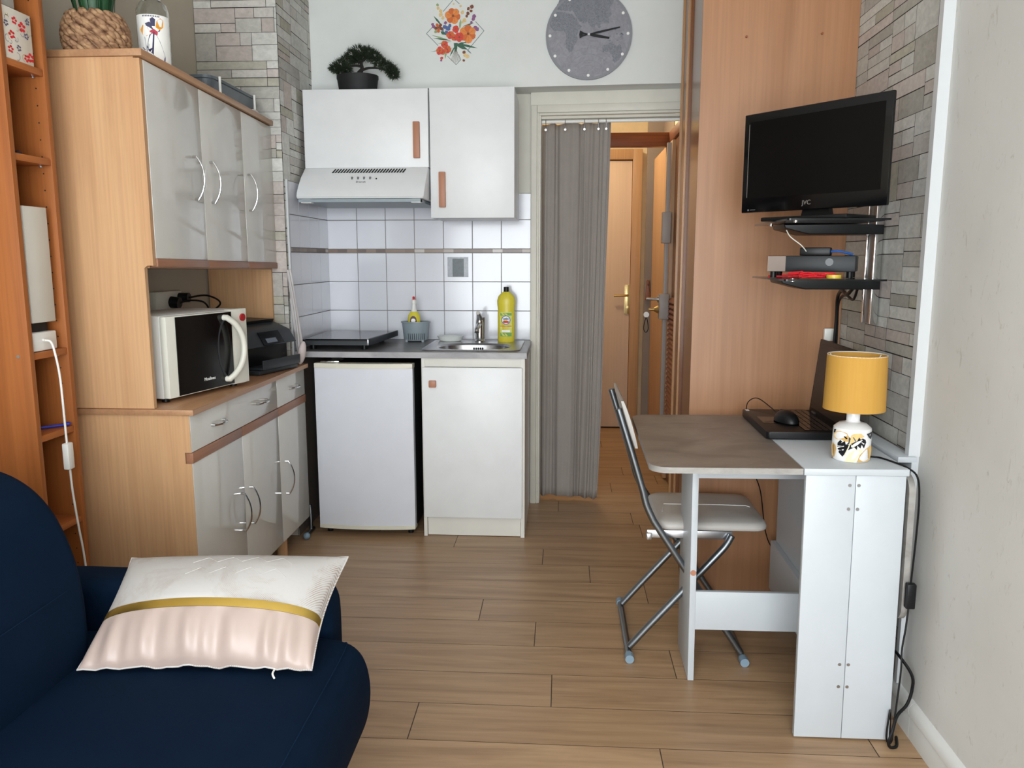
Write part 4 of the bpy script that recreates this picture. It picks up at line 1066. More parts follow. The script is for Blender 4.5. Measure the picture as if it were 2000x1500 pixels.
b = B(); pts = spline([(0.72, 2.63, 0.808), (0.705, 2.70, 0.825), (0.675, 2.76, 0.845), (0.655, 2.80, 0.826), (0.655, 2.83, 0.790), (0.66, 2.848, 0.70), (0.70, 2.86, 0.55)], 6); b.tube(pts, 0.0017, 6)
b.tube(spline([(0.70, 2.86, 0.55), (0.728, 2.865, 0.48), (0.75, 2.862, 0.34), (0.775, 2.862, 0.275), (0.80, 2.858, 0.275)], 6), 0.0022, 6)
obj('cable', b, 'black', mo)

lm = thing('table_lamp', 'table lamp with mustard drum shade and white ceramic base printed with monstera leaves', 'lamp', (0.797, 2.195, 0.7755))
LC = (0.0, 0.0)
b = B(); b.lathe([(0.046, 0), (0.049, 0.004), (0.0505, 0.05), (0.0495, 0.082), (0.0485, 0.090), (0.036, 0.101), (0.020, 0.105), (0.0175, 0.108), (0.0175, 0.138), (0.010, 0.140)], (0, 0, 0), 48); lbase = obj('base', b, 'ceramic', lm, world=False)
b = B(); b.lathe([(0.012, 0.139), (0.012, 0.185), (0.010, 0.188)], (0, 0, 0), 20); obj('lamp_holder', b, 'white_plastic', lm, world=False)
b = B(); b.sph((0, 0, 0.215), 0.026, 0.026, 0.033, 20, 12); obj('bulb', b, 'white_print', lm, world=False)
b = B(); r0, r1 = 0.080, 0.0765
b.lathe([(r0, 0.140), (r1, 0.290), (r1-0.0015, 0.290), (r0-0.0015, 0.140)], (0, 0, 0), 64, cap0=False, cap1=False)
R1 = b.bm.verts[:]
b.bm.verts.ensure_lookup_table()
for k in range(64): b.bm.faces.new((b.bm.verts[k], b.bm.verts[192+k], b.bm.verts[192+(k+1) % 64], b.bm.verts[(k+1) % 64]))
sh_ = obj('lamp_shade', b, 'shade', lm, world=False)
b = B(); b.tube([(math.cos(t)*(r1-0.001), math.sin(t)*(r1-0.001), 0.289) for t in [2*PI*i/48 for i in range(48)]], 0.0013, 6, closed=True)
for a in (0.3, 2.4, 4.5): b.tube([(0.013*math.cos(a), 0.013*math.sin(a), 0.18), ((r1-0.002)*math.cos(a), (r1-0.002)*math.sin(a), 0.286)], 0.0012, 6)
obj('shade_frame', b, 'white_plastic', sh_, world=False)
# monstera print wrapped on the base. a = angle from facing the camera
def wrap(b, pts, e, mi, ca=-PI/2-0.35):
    P = []
    for u, z in pts:
        zz = min(max(z, 0.002), 0.0895); r = 0.0505 if zz > 0.03 else 0.0492+0.0013*zz/0.03
        if zz > 0.05: r = 0.0505-(zz-0.05)*0.03
        if zz > 0.082: r -= (zz-0.082)*0.06
        r += e; a = ca+u/0.05; P.append((r*math.cos(a), r*math.sin(a), zz))
    b.poly(P, mi)
def lz(P): return [(0.0505*math.asin(max(-1, min(1, (x-1570)/288))), (882-y)*0.0001765) for x, y in P]
def dens(P, n=3):
    out = []
    for (xa, ya), (xb, yb) in zip(P, P[1:]+P[:1]):
        for k_ in range(n): out.append((xa+(xb-xa)*k_/n, ya+(yb-ya)*k_/n))
    return out
LV = [
 (1, 4, [(1315, 470), (1345, 425), (1400, 408), (1500, 425), (1535, 480), (1530, 560), (1470, 555), (1420, 535), (1350, 548), (1310, 520)]),
 (1, 4, [(1560, 450), (1600, 425), (1700, 420), (1745, 465), (1700, 500), (1640, 530), (1560, 590), (1545, 520)]),
 (1, 4, [(1660, 882), (1700, 750), (1780, 660), (1840, 622), (1848, 760), (1836, 862), (1740, 880)]),
 (2, 5, [(1490, 872), (1540, 740), (1600, 690), (1700, 662), (1740, 680), (1690, 760), (1650, 840), (1620, 884)]),
 (1, 4, [(1300, 625), (1345, 640), (1362, 700), (1350, 780), (1338, 835), (1298, 815), (1290, 700)]),
 (0, 6, [(1455, 800), (1398, 742), (1405, 712), (1450, 700), (1392, 704), (1375, 655), (1470, 632), (1378, 640), (1378, 598), (1412, 545), (1440, 560), (1430, 590), (1480, 548), (1492, 600), (1545, 600), (1520, 660), (1498, 720), (1478, 770)]),
 (0, 6, [(1545, 640), (1552, 598), (1600, 560), (1645, 540), (1672, 480), (1700, 515), (1722, 492), (1762, 520), (1772, 560), (1745, 652), (1712, 592), (1698, 650), (1655, 606), (1652, 676), (1606, 640), (1560, 668), (1530, 690)]),
 (0, 6, [(1455, 482), (1478, 478), (1515, 505), (1495, 522)]), (0, 6, [(1530, 478), (1555, 500), (1562, 545), (1540, 592), (1505, 602), (1530, 560)]),
 (0, 6, [(1582, 478), (1602, 482), (1638, 538), (1622, 548)]), (0, 6, [(1312, 405), (1338, 395), (1330, 450), (1308, 460)]),
 (0, 6, [(1775, 430), (1850, 410), (1852, 480), (1838, 520), (1812, 500)]),
 (3, 8, [(1372, 668), (1470, 626), (1474, 636), (1380, 682)]), (3, 8, [(1705, 548), (1748, 575), (1742, 590), (1712, 565)]), (3, 8, [(1440, 690), (1475, 680), (1460, 704)]),
 (2, 9, [(1480, 790), (1540, 600), (1556, 520), (1562, 520), (1550, 606), (1492, 788)]), (2, 9, [(1560, 596), (1566, 590), (1650, 672), (1644, 676)])]
b = B()
for mi, lev, P in LV: wrap(b, lz(dens(P, 2)), 0.0004+0.00012*lev, mi, ca=-PI/2-0.35)
for du in (0.115, -0.115, 0.2):
    for mi, lev, P in LV[2:7]: wrap(b, [(u+du, z) for u, z in lz(dens(P, 2))], 0.0002+0.00012*lev, mi, ca=-PI/2-0.35)
obj('leaf_print', b, ['ink_black', 'ink_gold', 'ink_pale', 'white_print'], lbase, world=False, recalc=False)
# lamp cord with switch
cd = thing('lamp_cord', 'thin black lamp cord with inline switch hanging beside the wall, looped on the floor', 'cord', (0.95, 2.12, 0))
b = B(); pts = spline([(0.846, 2.205, 0.780), (0.875, 2.20, 0.779), (0.895, 2.15, 0.779), (0.910, 2.10, 0.777), (0.924, 2.068, 0.760), (0.931, 2.064, 0.70), (0.932, 2.066, 0.60), (0.930, 2.068, 0.50), (0.929, 2.068, 0.47)], 6); b.tube(pts, 0.0026, 8)
pts = spline([(0.928, 2.068, 0.40), (0.925, 2.068, 0.34), (0.921, 2.07, 0.28), (0.921, 2.066, 0.22), (0.918, 2.07, 0.114), (0.915, 2.07, 0.06), (0.914, 2.072, 0.012), (0.905, 2.072, 0.006), (0.898, 2.07, 0.03), (0.905, 2.075, 0.10), (0.914, 2.09, 0.05), (0.92, 2.10, 0.006)], 8); b.tube(pts, 0.0026, 8)
obj('cable', b, 'black', cd)
b = B(); b.box(0.918, 0.942, 2.058, 2.078, 0.400, 0.470, bev=0.004); obj('switch', b, 'black', cd)
b = B(); b.tube(spline([(0.938, 2.25, 0.235), (0.945, 2.14, 0.228), (0.968, 2.105, 0.19), (0.970, 2.10, 0.15), (0.955, 2.09, 0.11), (0.925, 2.075, 0.085), (0.905, 2.052, 0.05), (0.896, 2.048, 0.02), (0.904, 2.050, 0.006), (0.922, 2.058, 0.006), (0.938, 2.10, 0.006)], 8), 0.0042, 8)
single('power_cable', b, 'black', 'thick black power cable curling out from behind the table down to the floor', 'cable')

# ---------------------------------------------------------------- television, glass shelves on the wall rail
rl = thing('wall_rail', 'chrome-edged wall rail carrying the glass shelves on the stone-print wall', 'rail', (0.975, 2.60, 1.118))
b = B(); b.box(0.972, 0.985, 2.575, 2.64, 1.118, 1.50); obj('channel', b, MAT['grey_brown'], rl)
b = B(); b.box(0.962, 0.986, 2.568, 2.580, 1.118, 1.50, bev=0.002); b.box(0.962, 0.986, 2.635, 2.646, 1.118, 1.50, bev=0.002); pieces('chrome_edge', b, 'chrome', rl)
SH = {}
for nm, z, label, dx in (('low', 1.262, 'lower smoked glass wall shelf holding the set-top box', 0.0), ('up', 1.428, 'upper smoked glass wall shelf under the television', 0.0)):
    s = thing('glass_shelf', label, 'shelf', (0.80, 2.5, z-0.04), group='glass shelves on the wall rail')
    b = B(); b.prism(rrect(0.615, 0.895, 2.275, 2.665, 0.008), 'xy', z-0.0025, z+0.0025); g = obj('glass_plate', b, plain('smoked_glass_'+nm, '#101214', 0.12, spec=0.4), s)
    b = B(); b.prism([(0.665, z-0.004), (0.92, z-0.004), (0.962, z-0.006), (0.962, z-0.034), (0.74, z-0.034), (0.67, z-0.016)], 'xz', 2.50, 2.640, bev=0.003); obj('bracket', b, 'black', s)
    b = B(); b.cyl((0.652, 2.33, z-0.006), (0.652, 2.33, z+0.0032), 0.006, n=12); b.cyl((0.652, 2.60, z-0.006), (0.652, 2.60, z+0.0032), 0.006, n=12); pieces('stud', b, 'chrome', s)
tvd = Vector((0.848-0.548, 2.205-2.565, 0)); tvw = tvd.length; tvu = tvd.normalized()
tv = thing('television', 'black flat television on its stand, turned towards the sofa on the upper glass shelf', 'television', (0.70, 2.385, 1.4305), (0, 0, math.atan2(tvu.y, tvu.x)))
def T_(b, n, m, p=tv, **k): return obj(n, b, m, p, world=False, **k)
hw = tvw/2; z0, z1 = 0.030, 0.322
b = B(); b.box(-hw, hw, 0.0, 0.012, z0, z1, bev=0.003); cab = T_(b, 'housing', 'black_gloss')
b = B(); b.box(-hw+0.03, hw-0.05, 0.012, 0.050, z0+0.04, z1-0.04, bev=0.008); T_(b, 'back_cover', 'black')
b = B(); b.box(-hw+0.021, hw-0.021, -0.0012, 0.001, z0+0.042, z1-0.024); T_(b, 'screen', MAT['screen'], cab)
b = B(); b.box(-hw+0.0185, -hw+0.0205, -0.0016, 0.0, z0+0.046, z1-0.030); T_(b, 'bezel_line', 'alu', cab)
b = B(); b.box(-0.14, 0.14, -0.03, 0.12, 0.0, 0.012, bev=0.004); b.prism([(-0.05, 0.0), (0.05, 0.0), (0.035, 0.07), (-0.035, 0.07)], 'xz', 0.036, 0.055); T_(b, 'stand', 'black')
for nm, s_, x, z, sz in (('maker_mark', 'JVC', -0.006, 0.0465, 0.0185),):
    text(nm, s_, sz, 'alu' if s_ == 'JVC' else 'print_grey', cab, MW[tv] @ TM((x, -0.0015, z-0.002), (1, 0, 0), (0, 0, 1)))
b = B(); b.box(-hw+0.024, -hw+0.029, -0.0008, 0.0, 0.0355, 0.0405); b.box(-hw+0.033, -hw+0.052, -0.0006, 0.0, 0.0372, 0.0388); T_(b, 'small_mark', 'print_grey', cab)
# set-top box, small black box, red cord, tape
rb = thing('set_top_box', 'dark grey set-top box with a round knob on the lower glass shelf', 'set-top box', (0.745, 2.47, 1.2655), (0, 0, -0.38))
b = B(); b.box(-0.115, 0.125, -0.085, 0.085, 0.018, 0.064, bev=0.003); bx_ = obj('case', b, plain('charcoal_case', '#1b1e21', 0.45, spec=0.3), rb, world=False)
b = B(); b.box(-0.1155, -0.065, -0.0858, -0.083, 0.019, 0.063); obj('front_plate', b, 'grey_brown', bx_, world=False)
b = B(); b.cyl((0.055, -0.085, 0.046), (0.055, -0.0885, 0.046), 0.011, n=20); b.cyl((0.055, -0.0885, 0.046), (0.055, -0.090, 0.046), 0.005, n=16); obj('knob', b, 'black_gloss', bx_, world=False)
b = B()
for x in (-0.1, 0.11):
    for y in (-0.07, 0.07): b.cyl((x, y, 0.0), (x, y, 0.0185), 0.009, n=12)
pieces('foot', b, 'black', rb, world=False)
hbx = thing('media_box', 'small black box lying on top of the set-top box', 'box', (0.755, 2.46, 1.330), (0, 0, -0.38))
b = B(); b.box(-0.045, 0.04, -0.035, 0.04, 0.0, 0.024, bev=0.003); obj('case', b, 'black', hbx, world=False)
b = B(); b.tube(spline([(0.04, -0.01, 0.012), (0.06, -0.012, 0.013), (0.08, -0.005, 0.009), (0.10, 0.0, 0.003)], 6), 0.0035, 8); obj('blue_cable', b, 'blue', hbx, world=False)
rc = thing('red_cord_bundle', 'bundle of red cord lying at the front of the lower glass shelf', 'cord', (0.70, 2.36, 1.265))
b = B(); R = random.Random(9)
for i in range(26):
    x = R.uniform(0.665, 0.74); y = 2.345+R.uniform(-0.012, 0.012)+(0.70-x)*0.5; z = 1.268+R.uniform(0.0, 0.014)
    pts = [(x+R.uniform(-.025, .025)*k_, y+R.uniform(-.01, .01), z+R.uniform(-.002, .004)) for k_ in (-1, -0.3, 0.3, 1)]
    b.tube(spline([(x-0.03, pts[0][1], z), pts[1], pts[2], (x+0.03, pts[3][1], max(1.267, z-0.002))], 4), 0.0018, 5)
obj('cord', b, 'red', rc)
b = B(); b.box(-0.045, 0.045, -0.008, 0.008, 0.0, 0.007, bev=0.002); b.bm.transform(Matrix.Translation((0.655, 2.435, 1.2655)) @ Matrix.Rotation(-0.55, 4, 'Z'))
single('red_strip', b, 'red_dk', 'flat dark red strip on the left edge of the lower glass shelf', 'strip')
b = B(); b.lathe([(0.010, 0), (0.020, 0), (0.020, 0.010), (0.010, 0.010)], (0, 0, 0), 24, cap0=False, cap1=False); b.lathe([(0.0005, 0.001), (0.010, 0.001)], (0, 0, 0), 24, mi=1, cap0=False, cap1=False)
b.bm.transform(Matrix.Translation((0.762, 2.318, 1.266)) @ Matrix.Rotation(0.0, 4, 'X'))
single('tape_roll', b, [plain('tape_yellow', '#c9b33a', 0.4), MAT['white_print']], 'small yellow and silver roll of tape on the lower glass shelf edge', 'tape roll')
# cable bundle behind and outlet
b = B(); b.tube(spline([(0.93, 2.62, 1.24), (0.935, 2.70, 1.205), (0.945, 2.78, 1.215), (0.955, 2.85, 1.19), (0.962, 2.87, 1.12), (0.960, 2.87, 1.03), (0.955, 2.86, 0.90), (0.95, 2.85, 0.80)], 6), 0.006, 8)
b.tube(spline([(0.93, 2.60, 1.225), (0.94, 2.66, 1.19), (0.95, 2.76, 1.20), (0.963, 2.862, 1.17), (0.966, 2.872, 1.08), (0.966, 2.868, 0.95), (0.955, 2.86, 0.80)], 6), 0.0045, 8)
single('cable_bundle', b, 'black', 'black cable bundle running down the corner behind the laptop', 'cable')
b = B(); b.box(0.935, 0.972, 2.905, 2.922, 1.03, 1.075, bev=0.004); single('wall_socket', b, 'white_plastic', 'small white socket low in the corner beside the black cable bundle', 'socket')
b = B(); b.tube(spline([(0.66, 2.45, 1.405), (0.67, 2.44, 1.385), (0.70, 2.43, 1.36), (0.72, 2.44, 1.34)], 5), 0.0016, 6); single('thin_wire', b, 'cream_plastic', 'thin pale wire dropping from the upper glass shelf to the small box', 'wire')

# ================================================================ DRESSER
XF = -1.20; YN, YF = 2.452, 3.606
ds = thing('kitchen_dresser', 'beech kitchen dresser with glossy grey doors, open niche and bowed silver handles', 'dresser', (-1.42, 3.03, 0))
def bow(b, p, axis, L, out, r=0.0038):
    """bowed bar handle centred at p; axis 'y' or 'z'"""
    pts = []
    for i in range(13):
        t = -1+2*i/12; e = out*(1-abs(t)**2.2)+0.012
        q = [p[0]+e, p[1], p[2]]; q[{'y': 1, 'z': 2}[axis]] += t*L/2; pts.append(tuple(q))
    b.tube(pts, r, 10)
    for s in (-1, 1):
        q = [p[0]+0.0, p[1], p[2]]; q[{'y': 1, 'z': 2}[axis]] += s*(L/2-0.003); e = list(q); e[0] += 0.014
        b.cyl(tuple(q), tuple(e), r*1.3, n=10)
XB = WL(2.6)+0.004
b = B(); b.box(-1.64, XF-0.022, YN, YN+0.018, 0.0, 0.822); obj('side_panel', b, 'beech', ds)
b = B(); b.box(-1.62, XF-0.022, YF-0.018, YF, 0.09, 0.822); obj('side_panel', b, 'beech', ds)
b = B(); b.box(-1.62, XF-0.024, YN+0.018, YF-0.018, 0.09, 0.108); b.box(-1.62, -1.614, YN+0.018, YF-0.018, 0.10, 0.82); obj('carcass', b, 'beech_y', ds)
b = B(); b.box(-1.62, XF+0.018, YN-0.012, 3.607, 0.8225, 0.8405, bev=0.0012); obj('worktop', b, 'beech_y', ds)
b = B(); b.box(XF+0.0175, XF+0.0195, YN-0.012, 3.607, 0.8225, 0.8405); obj('worktop_edge', b, 'beech_y', ds)
# drawers
for y0, y1, hs in ((YN+0.003, 3.243, (2.655, 3.06)), (3.247, YF-0.002, (3.44,))):
    b = B(); b.box(XF-0.020, XF, y0, y1, 0.697, 0.8195, bev=0.0015); 
    d = obj('drawer', b, ['grey_gloss', 'beech'], ds)
    if y0 < 2.5:
        b = B(); b.box(XF-0.022, XF-0.001, YN, y0, 0.697, 0.8195); obj('edge_strip', b, 'beech', d)
    for y in hs:
        b = B(); bow(b, (XF, y, 0.757), 'y', 0.095, 0.016, 0.0045); obj('handle', b, 'chrome', d)
for y0, y1, hy in ((YN+0.003, 2.858, 2.822), (2.862, 3.243, 2.908), (3.247, YF-0.002, 3.306)):
    b = B(); b.box(XF-0.020, XF, y0, y1, 0.103, 0.660, bev=0.0015); d = obj('door', b, 'grey_gloss', ds)
    if y0 < 2.5: b = B(); b.box(XF-0.022, XF-0.001, YN, y0, 0.103, 0.66); obj('edge_strip', b, 'beech', d)
    b = B(); b.box(XF-0.020, XF+0.003, y0, y1, 0.6605, 0.695, bev=0.001); obj('brown_rail', b, 'rail_brown', d)
    b = B(); bow(b, (XF, hy, 0.378), 'z', 0.150, 0.026); obj('handle', b, 'chrome', d)
for x, y in ((-1.245, 3.34), (-1.245, 2.56), (-1.56, 3.34), (-1.56, 2.56)):
    b = B(); b.cyl((x, y, 0), (x, y, 0.0905), 0.024, n=24); obj('leg', b, 'beech', ds)
# hutch; it leans a little, as in the photograph
SHR = Matrix(((1, -0.020, 0, 0.020*2.45), (0, 1, 0, 0), (0, -0.0165, 1, 0.0165*2.45), (0, 0, 0, 1)))
def U_(b, n, m, p=ds, **k): b.bm.transform(SHR); return obj(n, b, m, p, **k)
XU = -1.284
b = B(); b.prism([(-1.62, 0.842), (XU-0.030+0.0, 0.842), (XU-0.030, 1.292), (XU-0.020, 1.30), (XU-0.020, 1.925), (-1.62, 1.925)], 'xz', YN, YN+0.018)
b.cyl((-1.341, YN, 1.303), (-1.341, YN-0.001, 1.303), 0.008, n=20); U_(b, 'hutch_side', 'beech')
b = B(); b.box(-1.60, XU-0.022, 3.588, 3.606, 0.862, 1.925); U_(b, 'hutch_side', 'beech')
b = B(); b.box(-1.62, XU+0.012, YN-0.010, 3.608, 1.9255, 1.946, bev=0.001); U_(b, 'hutch_top', 'beech_y')
b = B(); b.box(-1.62, XU-0.022, YN+0.018, 3.588, 1.292, 1.310); b.box(-1.61, -1.602, YN+0.018, 3.588, 1.31, 1.92); U_(b, 'hutch_shelf', 'beech_y')
for y0, y1, hy in ((YN+0.022, 2.860, 2.785), (2.863, 3.2545, 2.925), (3.2595, 3.606, 3.300)):
    b = B(); b.box(XU-0.018, XU, y0, y1, 1.3225, 1.921, bev=0.0015); d = U_(b, 'upper_door', 'grey_gloss')
    b = B(); b.box(XU-0.018, XU+0.004, y0, y1, 1.296, 1.322, bev=0.001); U_(b, 'brown_rail', 'rail_brown', d)
    b = B(); bow(b, (XU, hy, 1.605), 'z', 0.150, 0.026); U_(b, 'handle', 'chrome', d)
b = B(); b.box(XU-0.020, XU-0.001, YN+0.0003, YN+0.020, 1.30, 1.921); U_(b, 'door_edge_strip', 'beech')
# white cable channel, wall socket with a plug, seen in the niche
b = B(); b.box(-1.655, -1.612, 3.08, 3.30, 1.10, 1.19, bev=0.005); so = single('socket_block', b, 'cream_plastic', 'white double wall socket in the dresser niche behind the microwave', 'socket')
b = B(); b.cyl((-1.612, 3.20, 1.145), (-1.575, 3.20, 1.14), 0.024, n=20); b.tube(spline([(-1.58, 3.20, 1.14), (-1.55, 3.24, 1.15), (-1.52, 3.30, 1.14), (-1.53, 3.36, 1.10), (-1.58, 3.36, 1.05), (-1.605, 3.36, 0.98)], 6), 0.004, 8)
b.cyl((-1.612, 3.275, 1.16), (-1.57, 3.275, 1.16), 0.02, n=16); b.tube(spline([(-1.57, 3.275, 1.16), (-1.53, 3.36, 1.165), (-1.50, 3.42, 1.13), (-1.55, 3.42, 1.08), (-1.60, 3.42, 1.00)], 6), 0.004, 8)
single('power_plugs', b, 'black', 'two black plugs with short cables in the socket of the dresser niche', 'plug')

# ---------------------------------------------------------------- microwave
mwA = math.radians(90-13.0)
mwv = thing('microwave', 'white microwave with black glass door and big curved handle in the dresser niche', 'microwave', (-1.318, 2.545, 0.8415), (0, 0, mwA))
# local frame: x along the front to the right, y into the body (towards the wall), z up
def W_(b, n, m, p=mwv, **k): return obj(n, b, m, p, world=False, **k)
b = B(); b.box(0.0, 0.435, 0.012, 0.262, 0.014, 0.292, bev=0.004); W_(b, 'body', 'white_plastic')
b = B(); b.box(0.0, 0.345, -0.014, 0.011, 0.016, 0.290, bev=0.003); dm = W_(b, 'door', 'cream_plastic')
b = B(); b.box(0.045, 0.3455, -0.0165, -0.0135, 0.020, 0.286); W_(b, 'door_glass', 'black_gloss', dm)
b = B(); b.prism([(0.345, -0.012), (0.40, -0.020), (0.437, -0.016), (0.437, 0.012), (0.345, 0.012)], 'xy', 0.014, 0.294, bev=0.002); W_(b, 'control_panel', 'cream_plastic')
b = B(); hp = []
pts = []
for i in range(17):
    t = -1+2*i/16; pts.append((0.300+0.065*(1-t*t)**0.8+0.0, -0.030-0.022*(1-abs(t)**3), 0.155+0.113*t))
b.tube([(0.300, -0.012, 0.042)]+pts+[(0.300, -0.012, 0.268)], 0.011, 12)
W_(b, 'handle', 'cream_plastic', dm)
b = B(); 
for i in range(24):
    a0, a1 = math.radians(95+i*7.2), math.radians(95+(i+1)*7.2)
    b.poly([(0.335+r*0.62*math.cos(a), -0.0170, 0.155+r*math.sin(a)) for r, a in ((0.125, a0), (0.125, a1), (0.112, a1), (0.112, a0))])
W_(b, 'handle_reflection', 'dark_grey', dm, recalc=False)  # dark arc drawn on the glass as the handle's mirrored reflection
b = B(); b.cyl((0.405, -0.018, 0.262), (0.405, -0.026, 0.262), 0.014, n=20); W_(b, 'dial', 'red_dk')
b = B(); 
for x in (0.03, 0.40):
    for y in (0.03, 0.235): b.cyl((x, y, 0), (x, y, 0.0145), 0.013, n=14)
pieces('foot', b, 'black', mwv, world=False)
text('maker_mark', 'Moulinex', 0.0165, 'white_print', dm, MW[mwv] @ TM((0.205, -0.0172, 0.052), (1, 0, 0), (0, 0, 1)))
# ---------------------------------------------------------------- printer
pr_ = thing('printer', 'black inkjet printer with slanted control panel at the far end of the dresser niche', 'printer', (-1.330, 3.160, 0.8415), (0, 0, math.radians(76)))
def Q_(b, n, m, p=pr_, **k): return obj(n, b, m, p, world=False, **k)
b = B(); b.box(0.0, 0.365, 0.0, 0.200, 0.003, 0.135, bev=0.008); Q_(b, 'body', 'black')
b = B(); b.prism([(0.200, 0.137), (0.200, 0.200), (0.06, 0.200), (-0.015, 0.170), (-0.05, 0.115), (0.0, 0.108), (0.03, 0.137)], 'yz', 0.0, 0.365, bev=0.006); Q_(b, 'scanner_unit', 'dark_grey')
b = B(); b.prism([(0.190, 0.2005), (0.06, 0.2005), (0.055, 0.214), (0.190, 0.216)], 'yz', 0.01, 0.355, bev=0.004); Q_(b, 'lid', 'black')
b = B(); b.prism([(-0.0165, 0.1695), (-0.0500, 0.1165), (-0.0515, 0.1185), (-0.0180, 0.1715)], 'yz', 0.12, 0.27); Q_(b, 'control_panel', 'black_gloss')
b = B(); b.prism([(-0.0170, 0.1670), (-0.0440, 0.1245), (-0.0465, 0.1265), (-0.0195, 0.1690)], 'yz', 0.15, 0.225); Q_(b, 'display', plain('lcd', '#6d7580', 0.2))
b = B(); b.box(0.055, 0.33, -0.085, 0.0, 0.022, 0.030, bev=0.003); b.box(0.055, 0.33, -0.088, -0.080, 0.022, 0.062, bev=0.003); b.box(0.05, 0.335, -0.07, 0.0, 0.0015, 0.020, bev=0.003); Q_(b, 'paper_tray', 'dark_grey')
# ---------------------------------------------------------------- white towel hanging between dresser and tiles
def tow(u, v):
    z = 0.862+0.41*v; wd = 0.010+0.060*(1-v)**0.9
    return (-1.215-0.026*v*1.2+0.010*math.sin(u*9+3*v)-0.004, 3.600+wd*u+0.003*math.sin(11*u), z)
b = B(); b.grid(tow, 24, 30)
o = obj('towel', b, fabric('white_towel', '#cfcbcb', 0.95, 0.04, 250)); tagset(o, 'white cloth hanging narrow in the gap between the dresser and the tiled return', 'towel')
m = o.modifiers.new('thickness', 'SOLIDIFY'); m.thickness = 0.006
b = B(); b.sph((0, 0, 0), 0.018, 0.022, 0.055, 20, 14); 
b.bm.transform(Matrix.Translation((-1.192, 3.560, 0.895)) @ Matrix.Rotation(0.2, 4, 'Y'))
single('rolled_cloth', b, fabric('pale_cloth', '#cfc3c0', 0.95, 0.04, 250), 'small pale rolled cloth on the far front corner of the dresser worktop', 'cloth')
# ---------------------------------------------------------------- folded rack between dresser and fridge
rk = thing('folded_rack', 'folded silver rack behind the dresser with a blue-grey rubber foot showing', 'rack', (-1.22, 3.66, 0))
b = B(); b.tube(spline([(-1.212, 3.652, 0.02), (-1.212, 3.655, 0.06), (-1.214, 3.66, 0.10), (-1.218, 3.665, 0.14)], 5), 0.009, 12); b.cyl((-1.212, 3.575, 0.014), (-1.212, 3.69, 0.014), 0.010, n=14); obj('frame', b, 'chair_metal', rk)
b = B(); b.sph((-1.206, 3.565, 0.017), 0.017, 0.017, 0.017); obj('foot_cap', b, 'blue_rubber', rk)
# ---------------------------------------------------------------- on top of the dresser
ZT = lambda y: 1.9465-0.0165*(y-2.45)
pp = thing('basket_plant', 'artificial grassy plant in a woven water-hyacinth basket on top of the dresser', 'plant', (-1.475, 2.56, ZT(2.56)))
zb = ZT(2.56)
b = B(); prof = [(0.076, 0), (0.084, 0.02), (0.090, 0.055), (0.087, 0.085), (0.077, 0.112), (0.066, 0.126), (0.062, 0.124), (0.070, 0.11), (0.078, 0.08), (0.076, 0.03), (0.001, 0.02)]
b.lathe(prof, (-1.475, 2.56, zb+0.001), 40, cap1=False)
R = random.Random(4)
def prad(z):
    for (r0, z0), (r1, z1) in zip(prof[:6], prof[1:6]):
        if z <= z1: return r0+(r1-r0)*(z-z0)/(z1-z0)
    return prof[5][0]
rows = 8
for r_ in range(rows):
    zc_ = 0.010+r_*0.0155
    nst = 13
    for i in range(nst):
        a = 2*PI*(i+(0.5 if r_ % 2 else 0))/nst+R.uniform(-.05, .05)
        for s in (-1, 1):
            pts = []; rads = []
            for k_ in range(6):
                t = k_/5; aa = a+s*(0.02+0.30*t); zz = zc_+0.008*math.cos(PI*t)*(-1 if s > 0 else 1)*-1
                rr = prad(min(max(zz, 0), 0.125))+0.000+0.006*math.sin(PI*t)
                pts.append((-1.475+rr*math.cos(aa), 2.56+rr*math.sin(aa), zb+0.003+max(zz, 0.003))); rads.append(0.0035+0.0052*math.sin(PI*(0.12+0.76*t)))
            b.tube(pts, 0.006, 7, mi=0, radii=rads)
def mk_weave():
    m, nt, bb = base('woven_hyacinth', 0.7)
    n = nz(nt, coords(nt, (40, 40, 55)), 1.0, 4, 0.5); nt.links.new(ramp(nt, n, [(0.3, srgb('#6b4a35')), (0.5, srgb('#9a7556')), (0.72, srgb('#b89670'))]), bb.inputs['Base Color']); return m
obj('basket', b, mk_weave(), pp, angle=60)
b = B()
for i in range(110):
    a = R.uniform(0, 2*PI); r0 = R.uniform(0, 0.055); p = Vector((-1.475+r0*math.cos(a), 2.56+r0*math.sin(a), zb+0.09)); L = R.uniform(0.20, 0.34); lean = R.uniform(0.05, 0.30)
    d = Vector((math.cos(a), math.sin(a), 0)); n = Vector((-d.y, d.x, 0))*R.uniform(0.004, 0.008); prev = None
    for k_ in range(7):
        t = k_/6; q = p+Vector((0, 0, L*t))+d*(lean*L*t*t*1.6); wn = n*(1-t**2.2)*(0.6+0.6*math.sin(PI*min(t+0.2, 1)))
        cur_ = (b.bm.verts.new(q-wn), b.bm.verts.new(q+d*0.002), b.bm.verts.new(q+wn))
        if prev:
            b.bm.faces.new((prev[0], prev[1], cur_[1], cur_[0])); b.bm.faces.new((prev[1], prev[2], cur_[2], cur_[1]))
        prev = cur_
obj('leaves', b, plain('grass_green', '#1c4526', 0.5, var=0.3, nscale=20), pp, recalc=False)
jr = thing('glass_bottle', 'clear glass bottle with a white label painted in orange and dark violet on the dresser', 'bottle', (-1.366, 2.715, ZT(2.715)))
zj = ZT(2.715)+0.001; jc = (-1.366, 2.715, zj)
b = B(); b.lathe([(0.044, 0), (0.050, 0.006), (0.051, 0.02), (0.051, 0.185), (0.045, 0.205), (0.022, 0.225), (0.018, 0.24), (0.018, 0.28), (0.016, 0.28), (0.016, 0.24), (0.043, 0.200), (0.048, 0.183), (0.048, 0.02), (0.001, 0.012)], jc, 40, cap1=False)
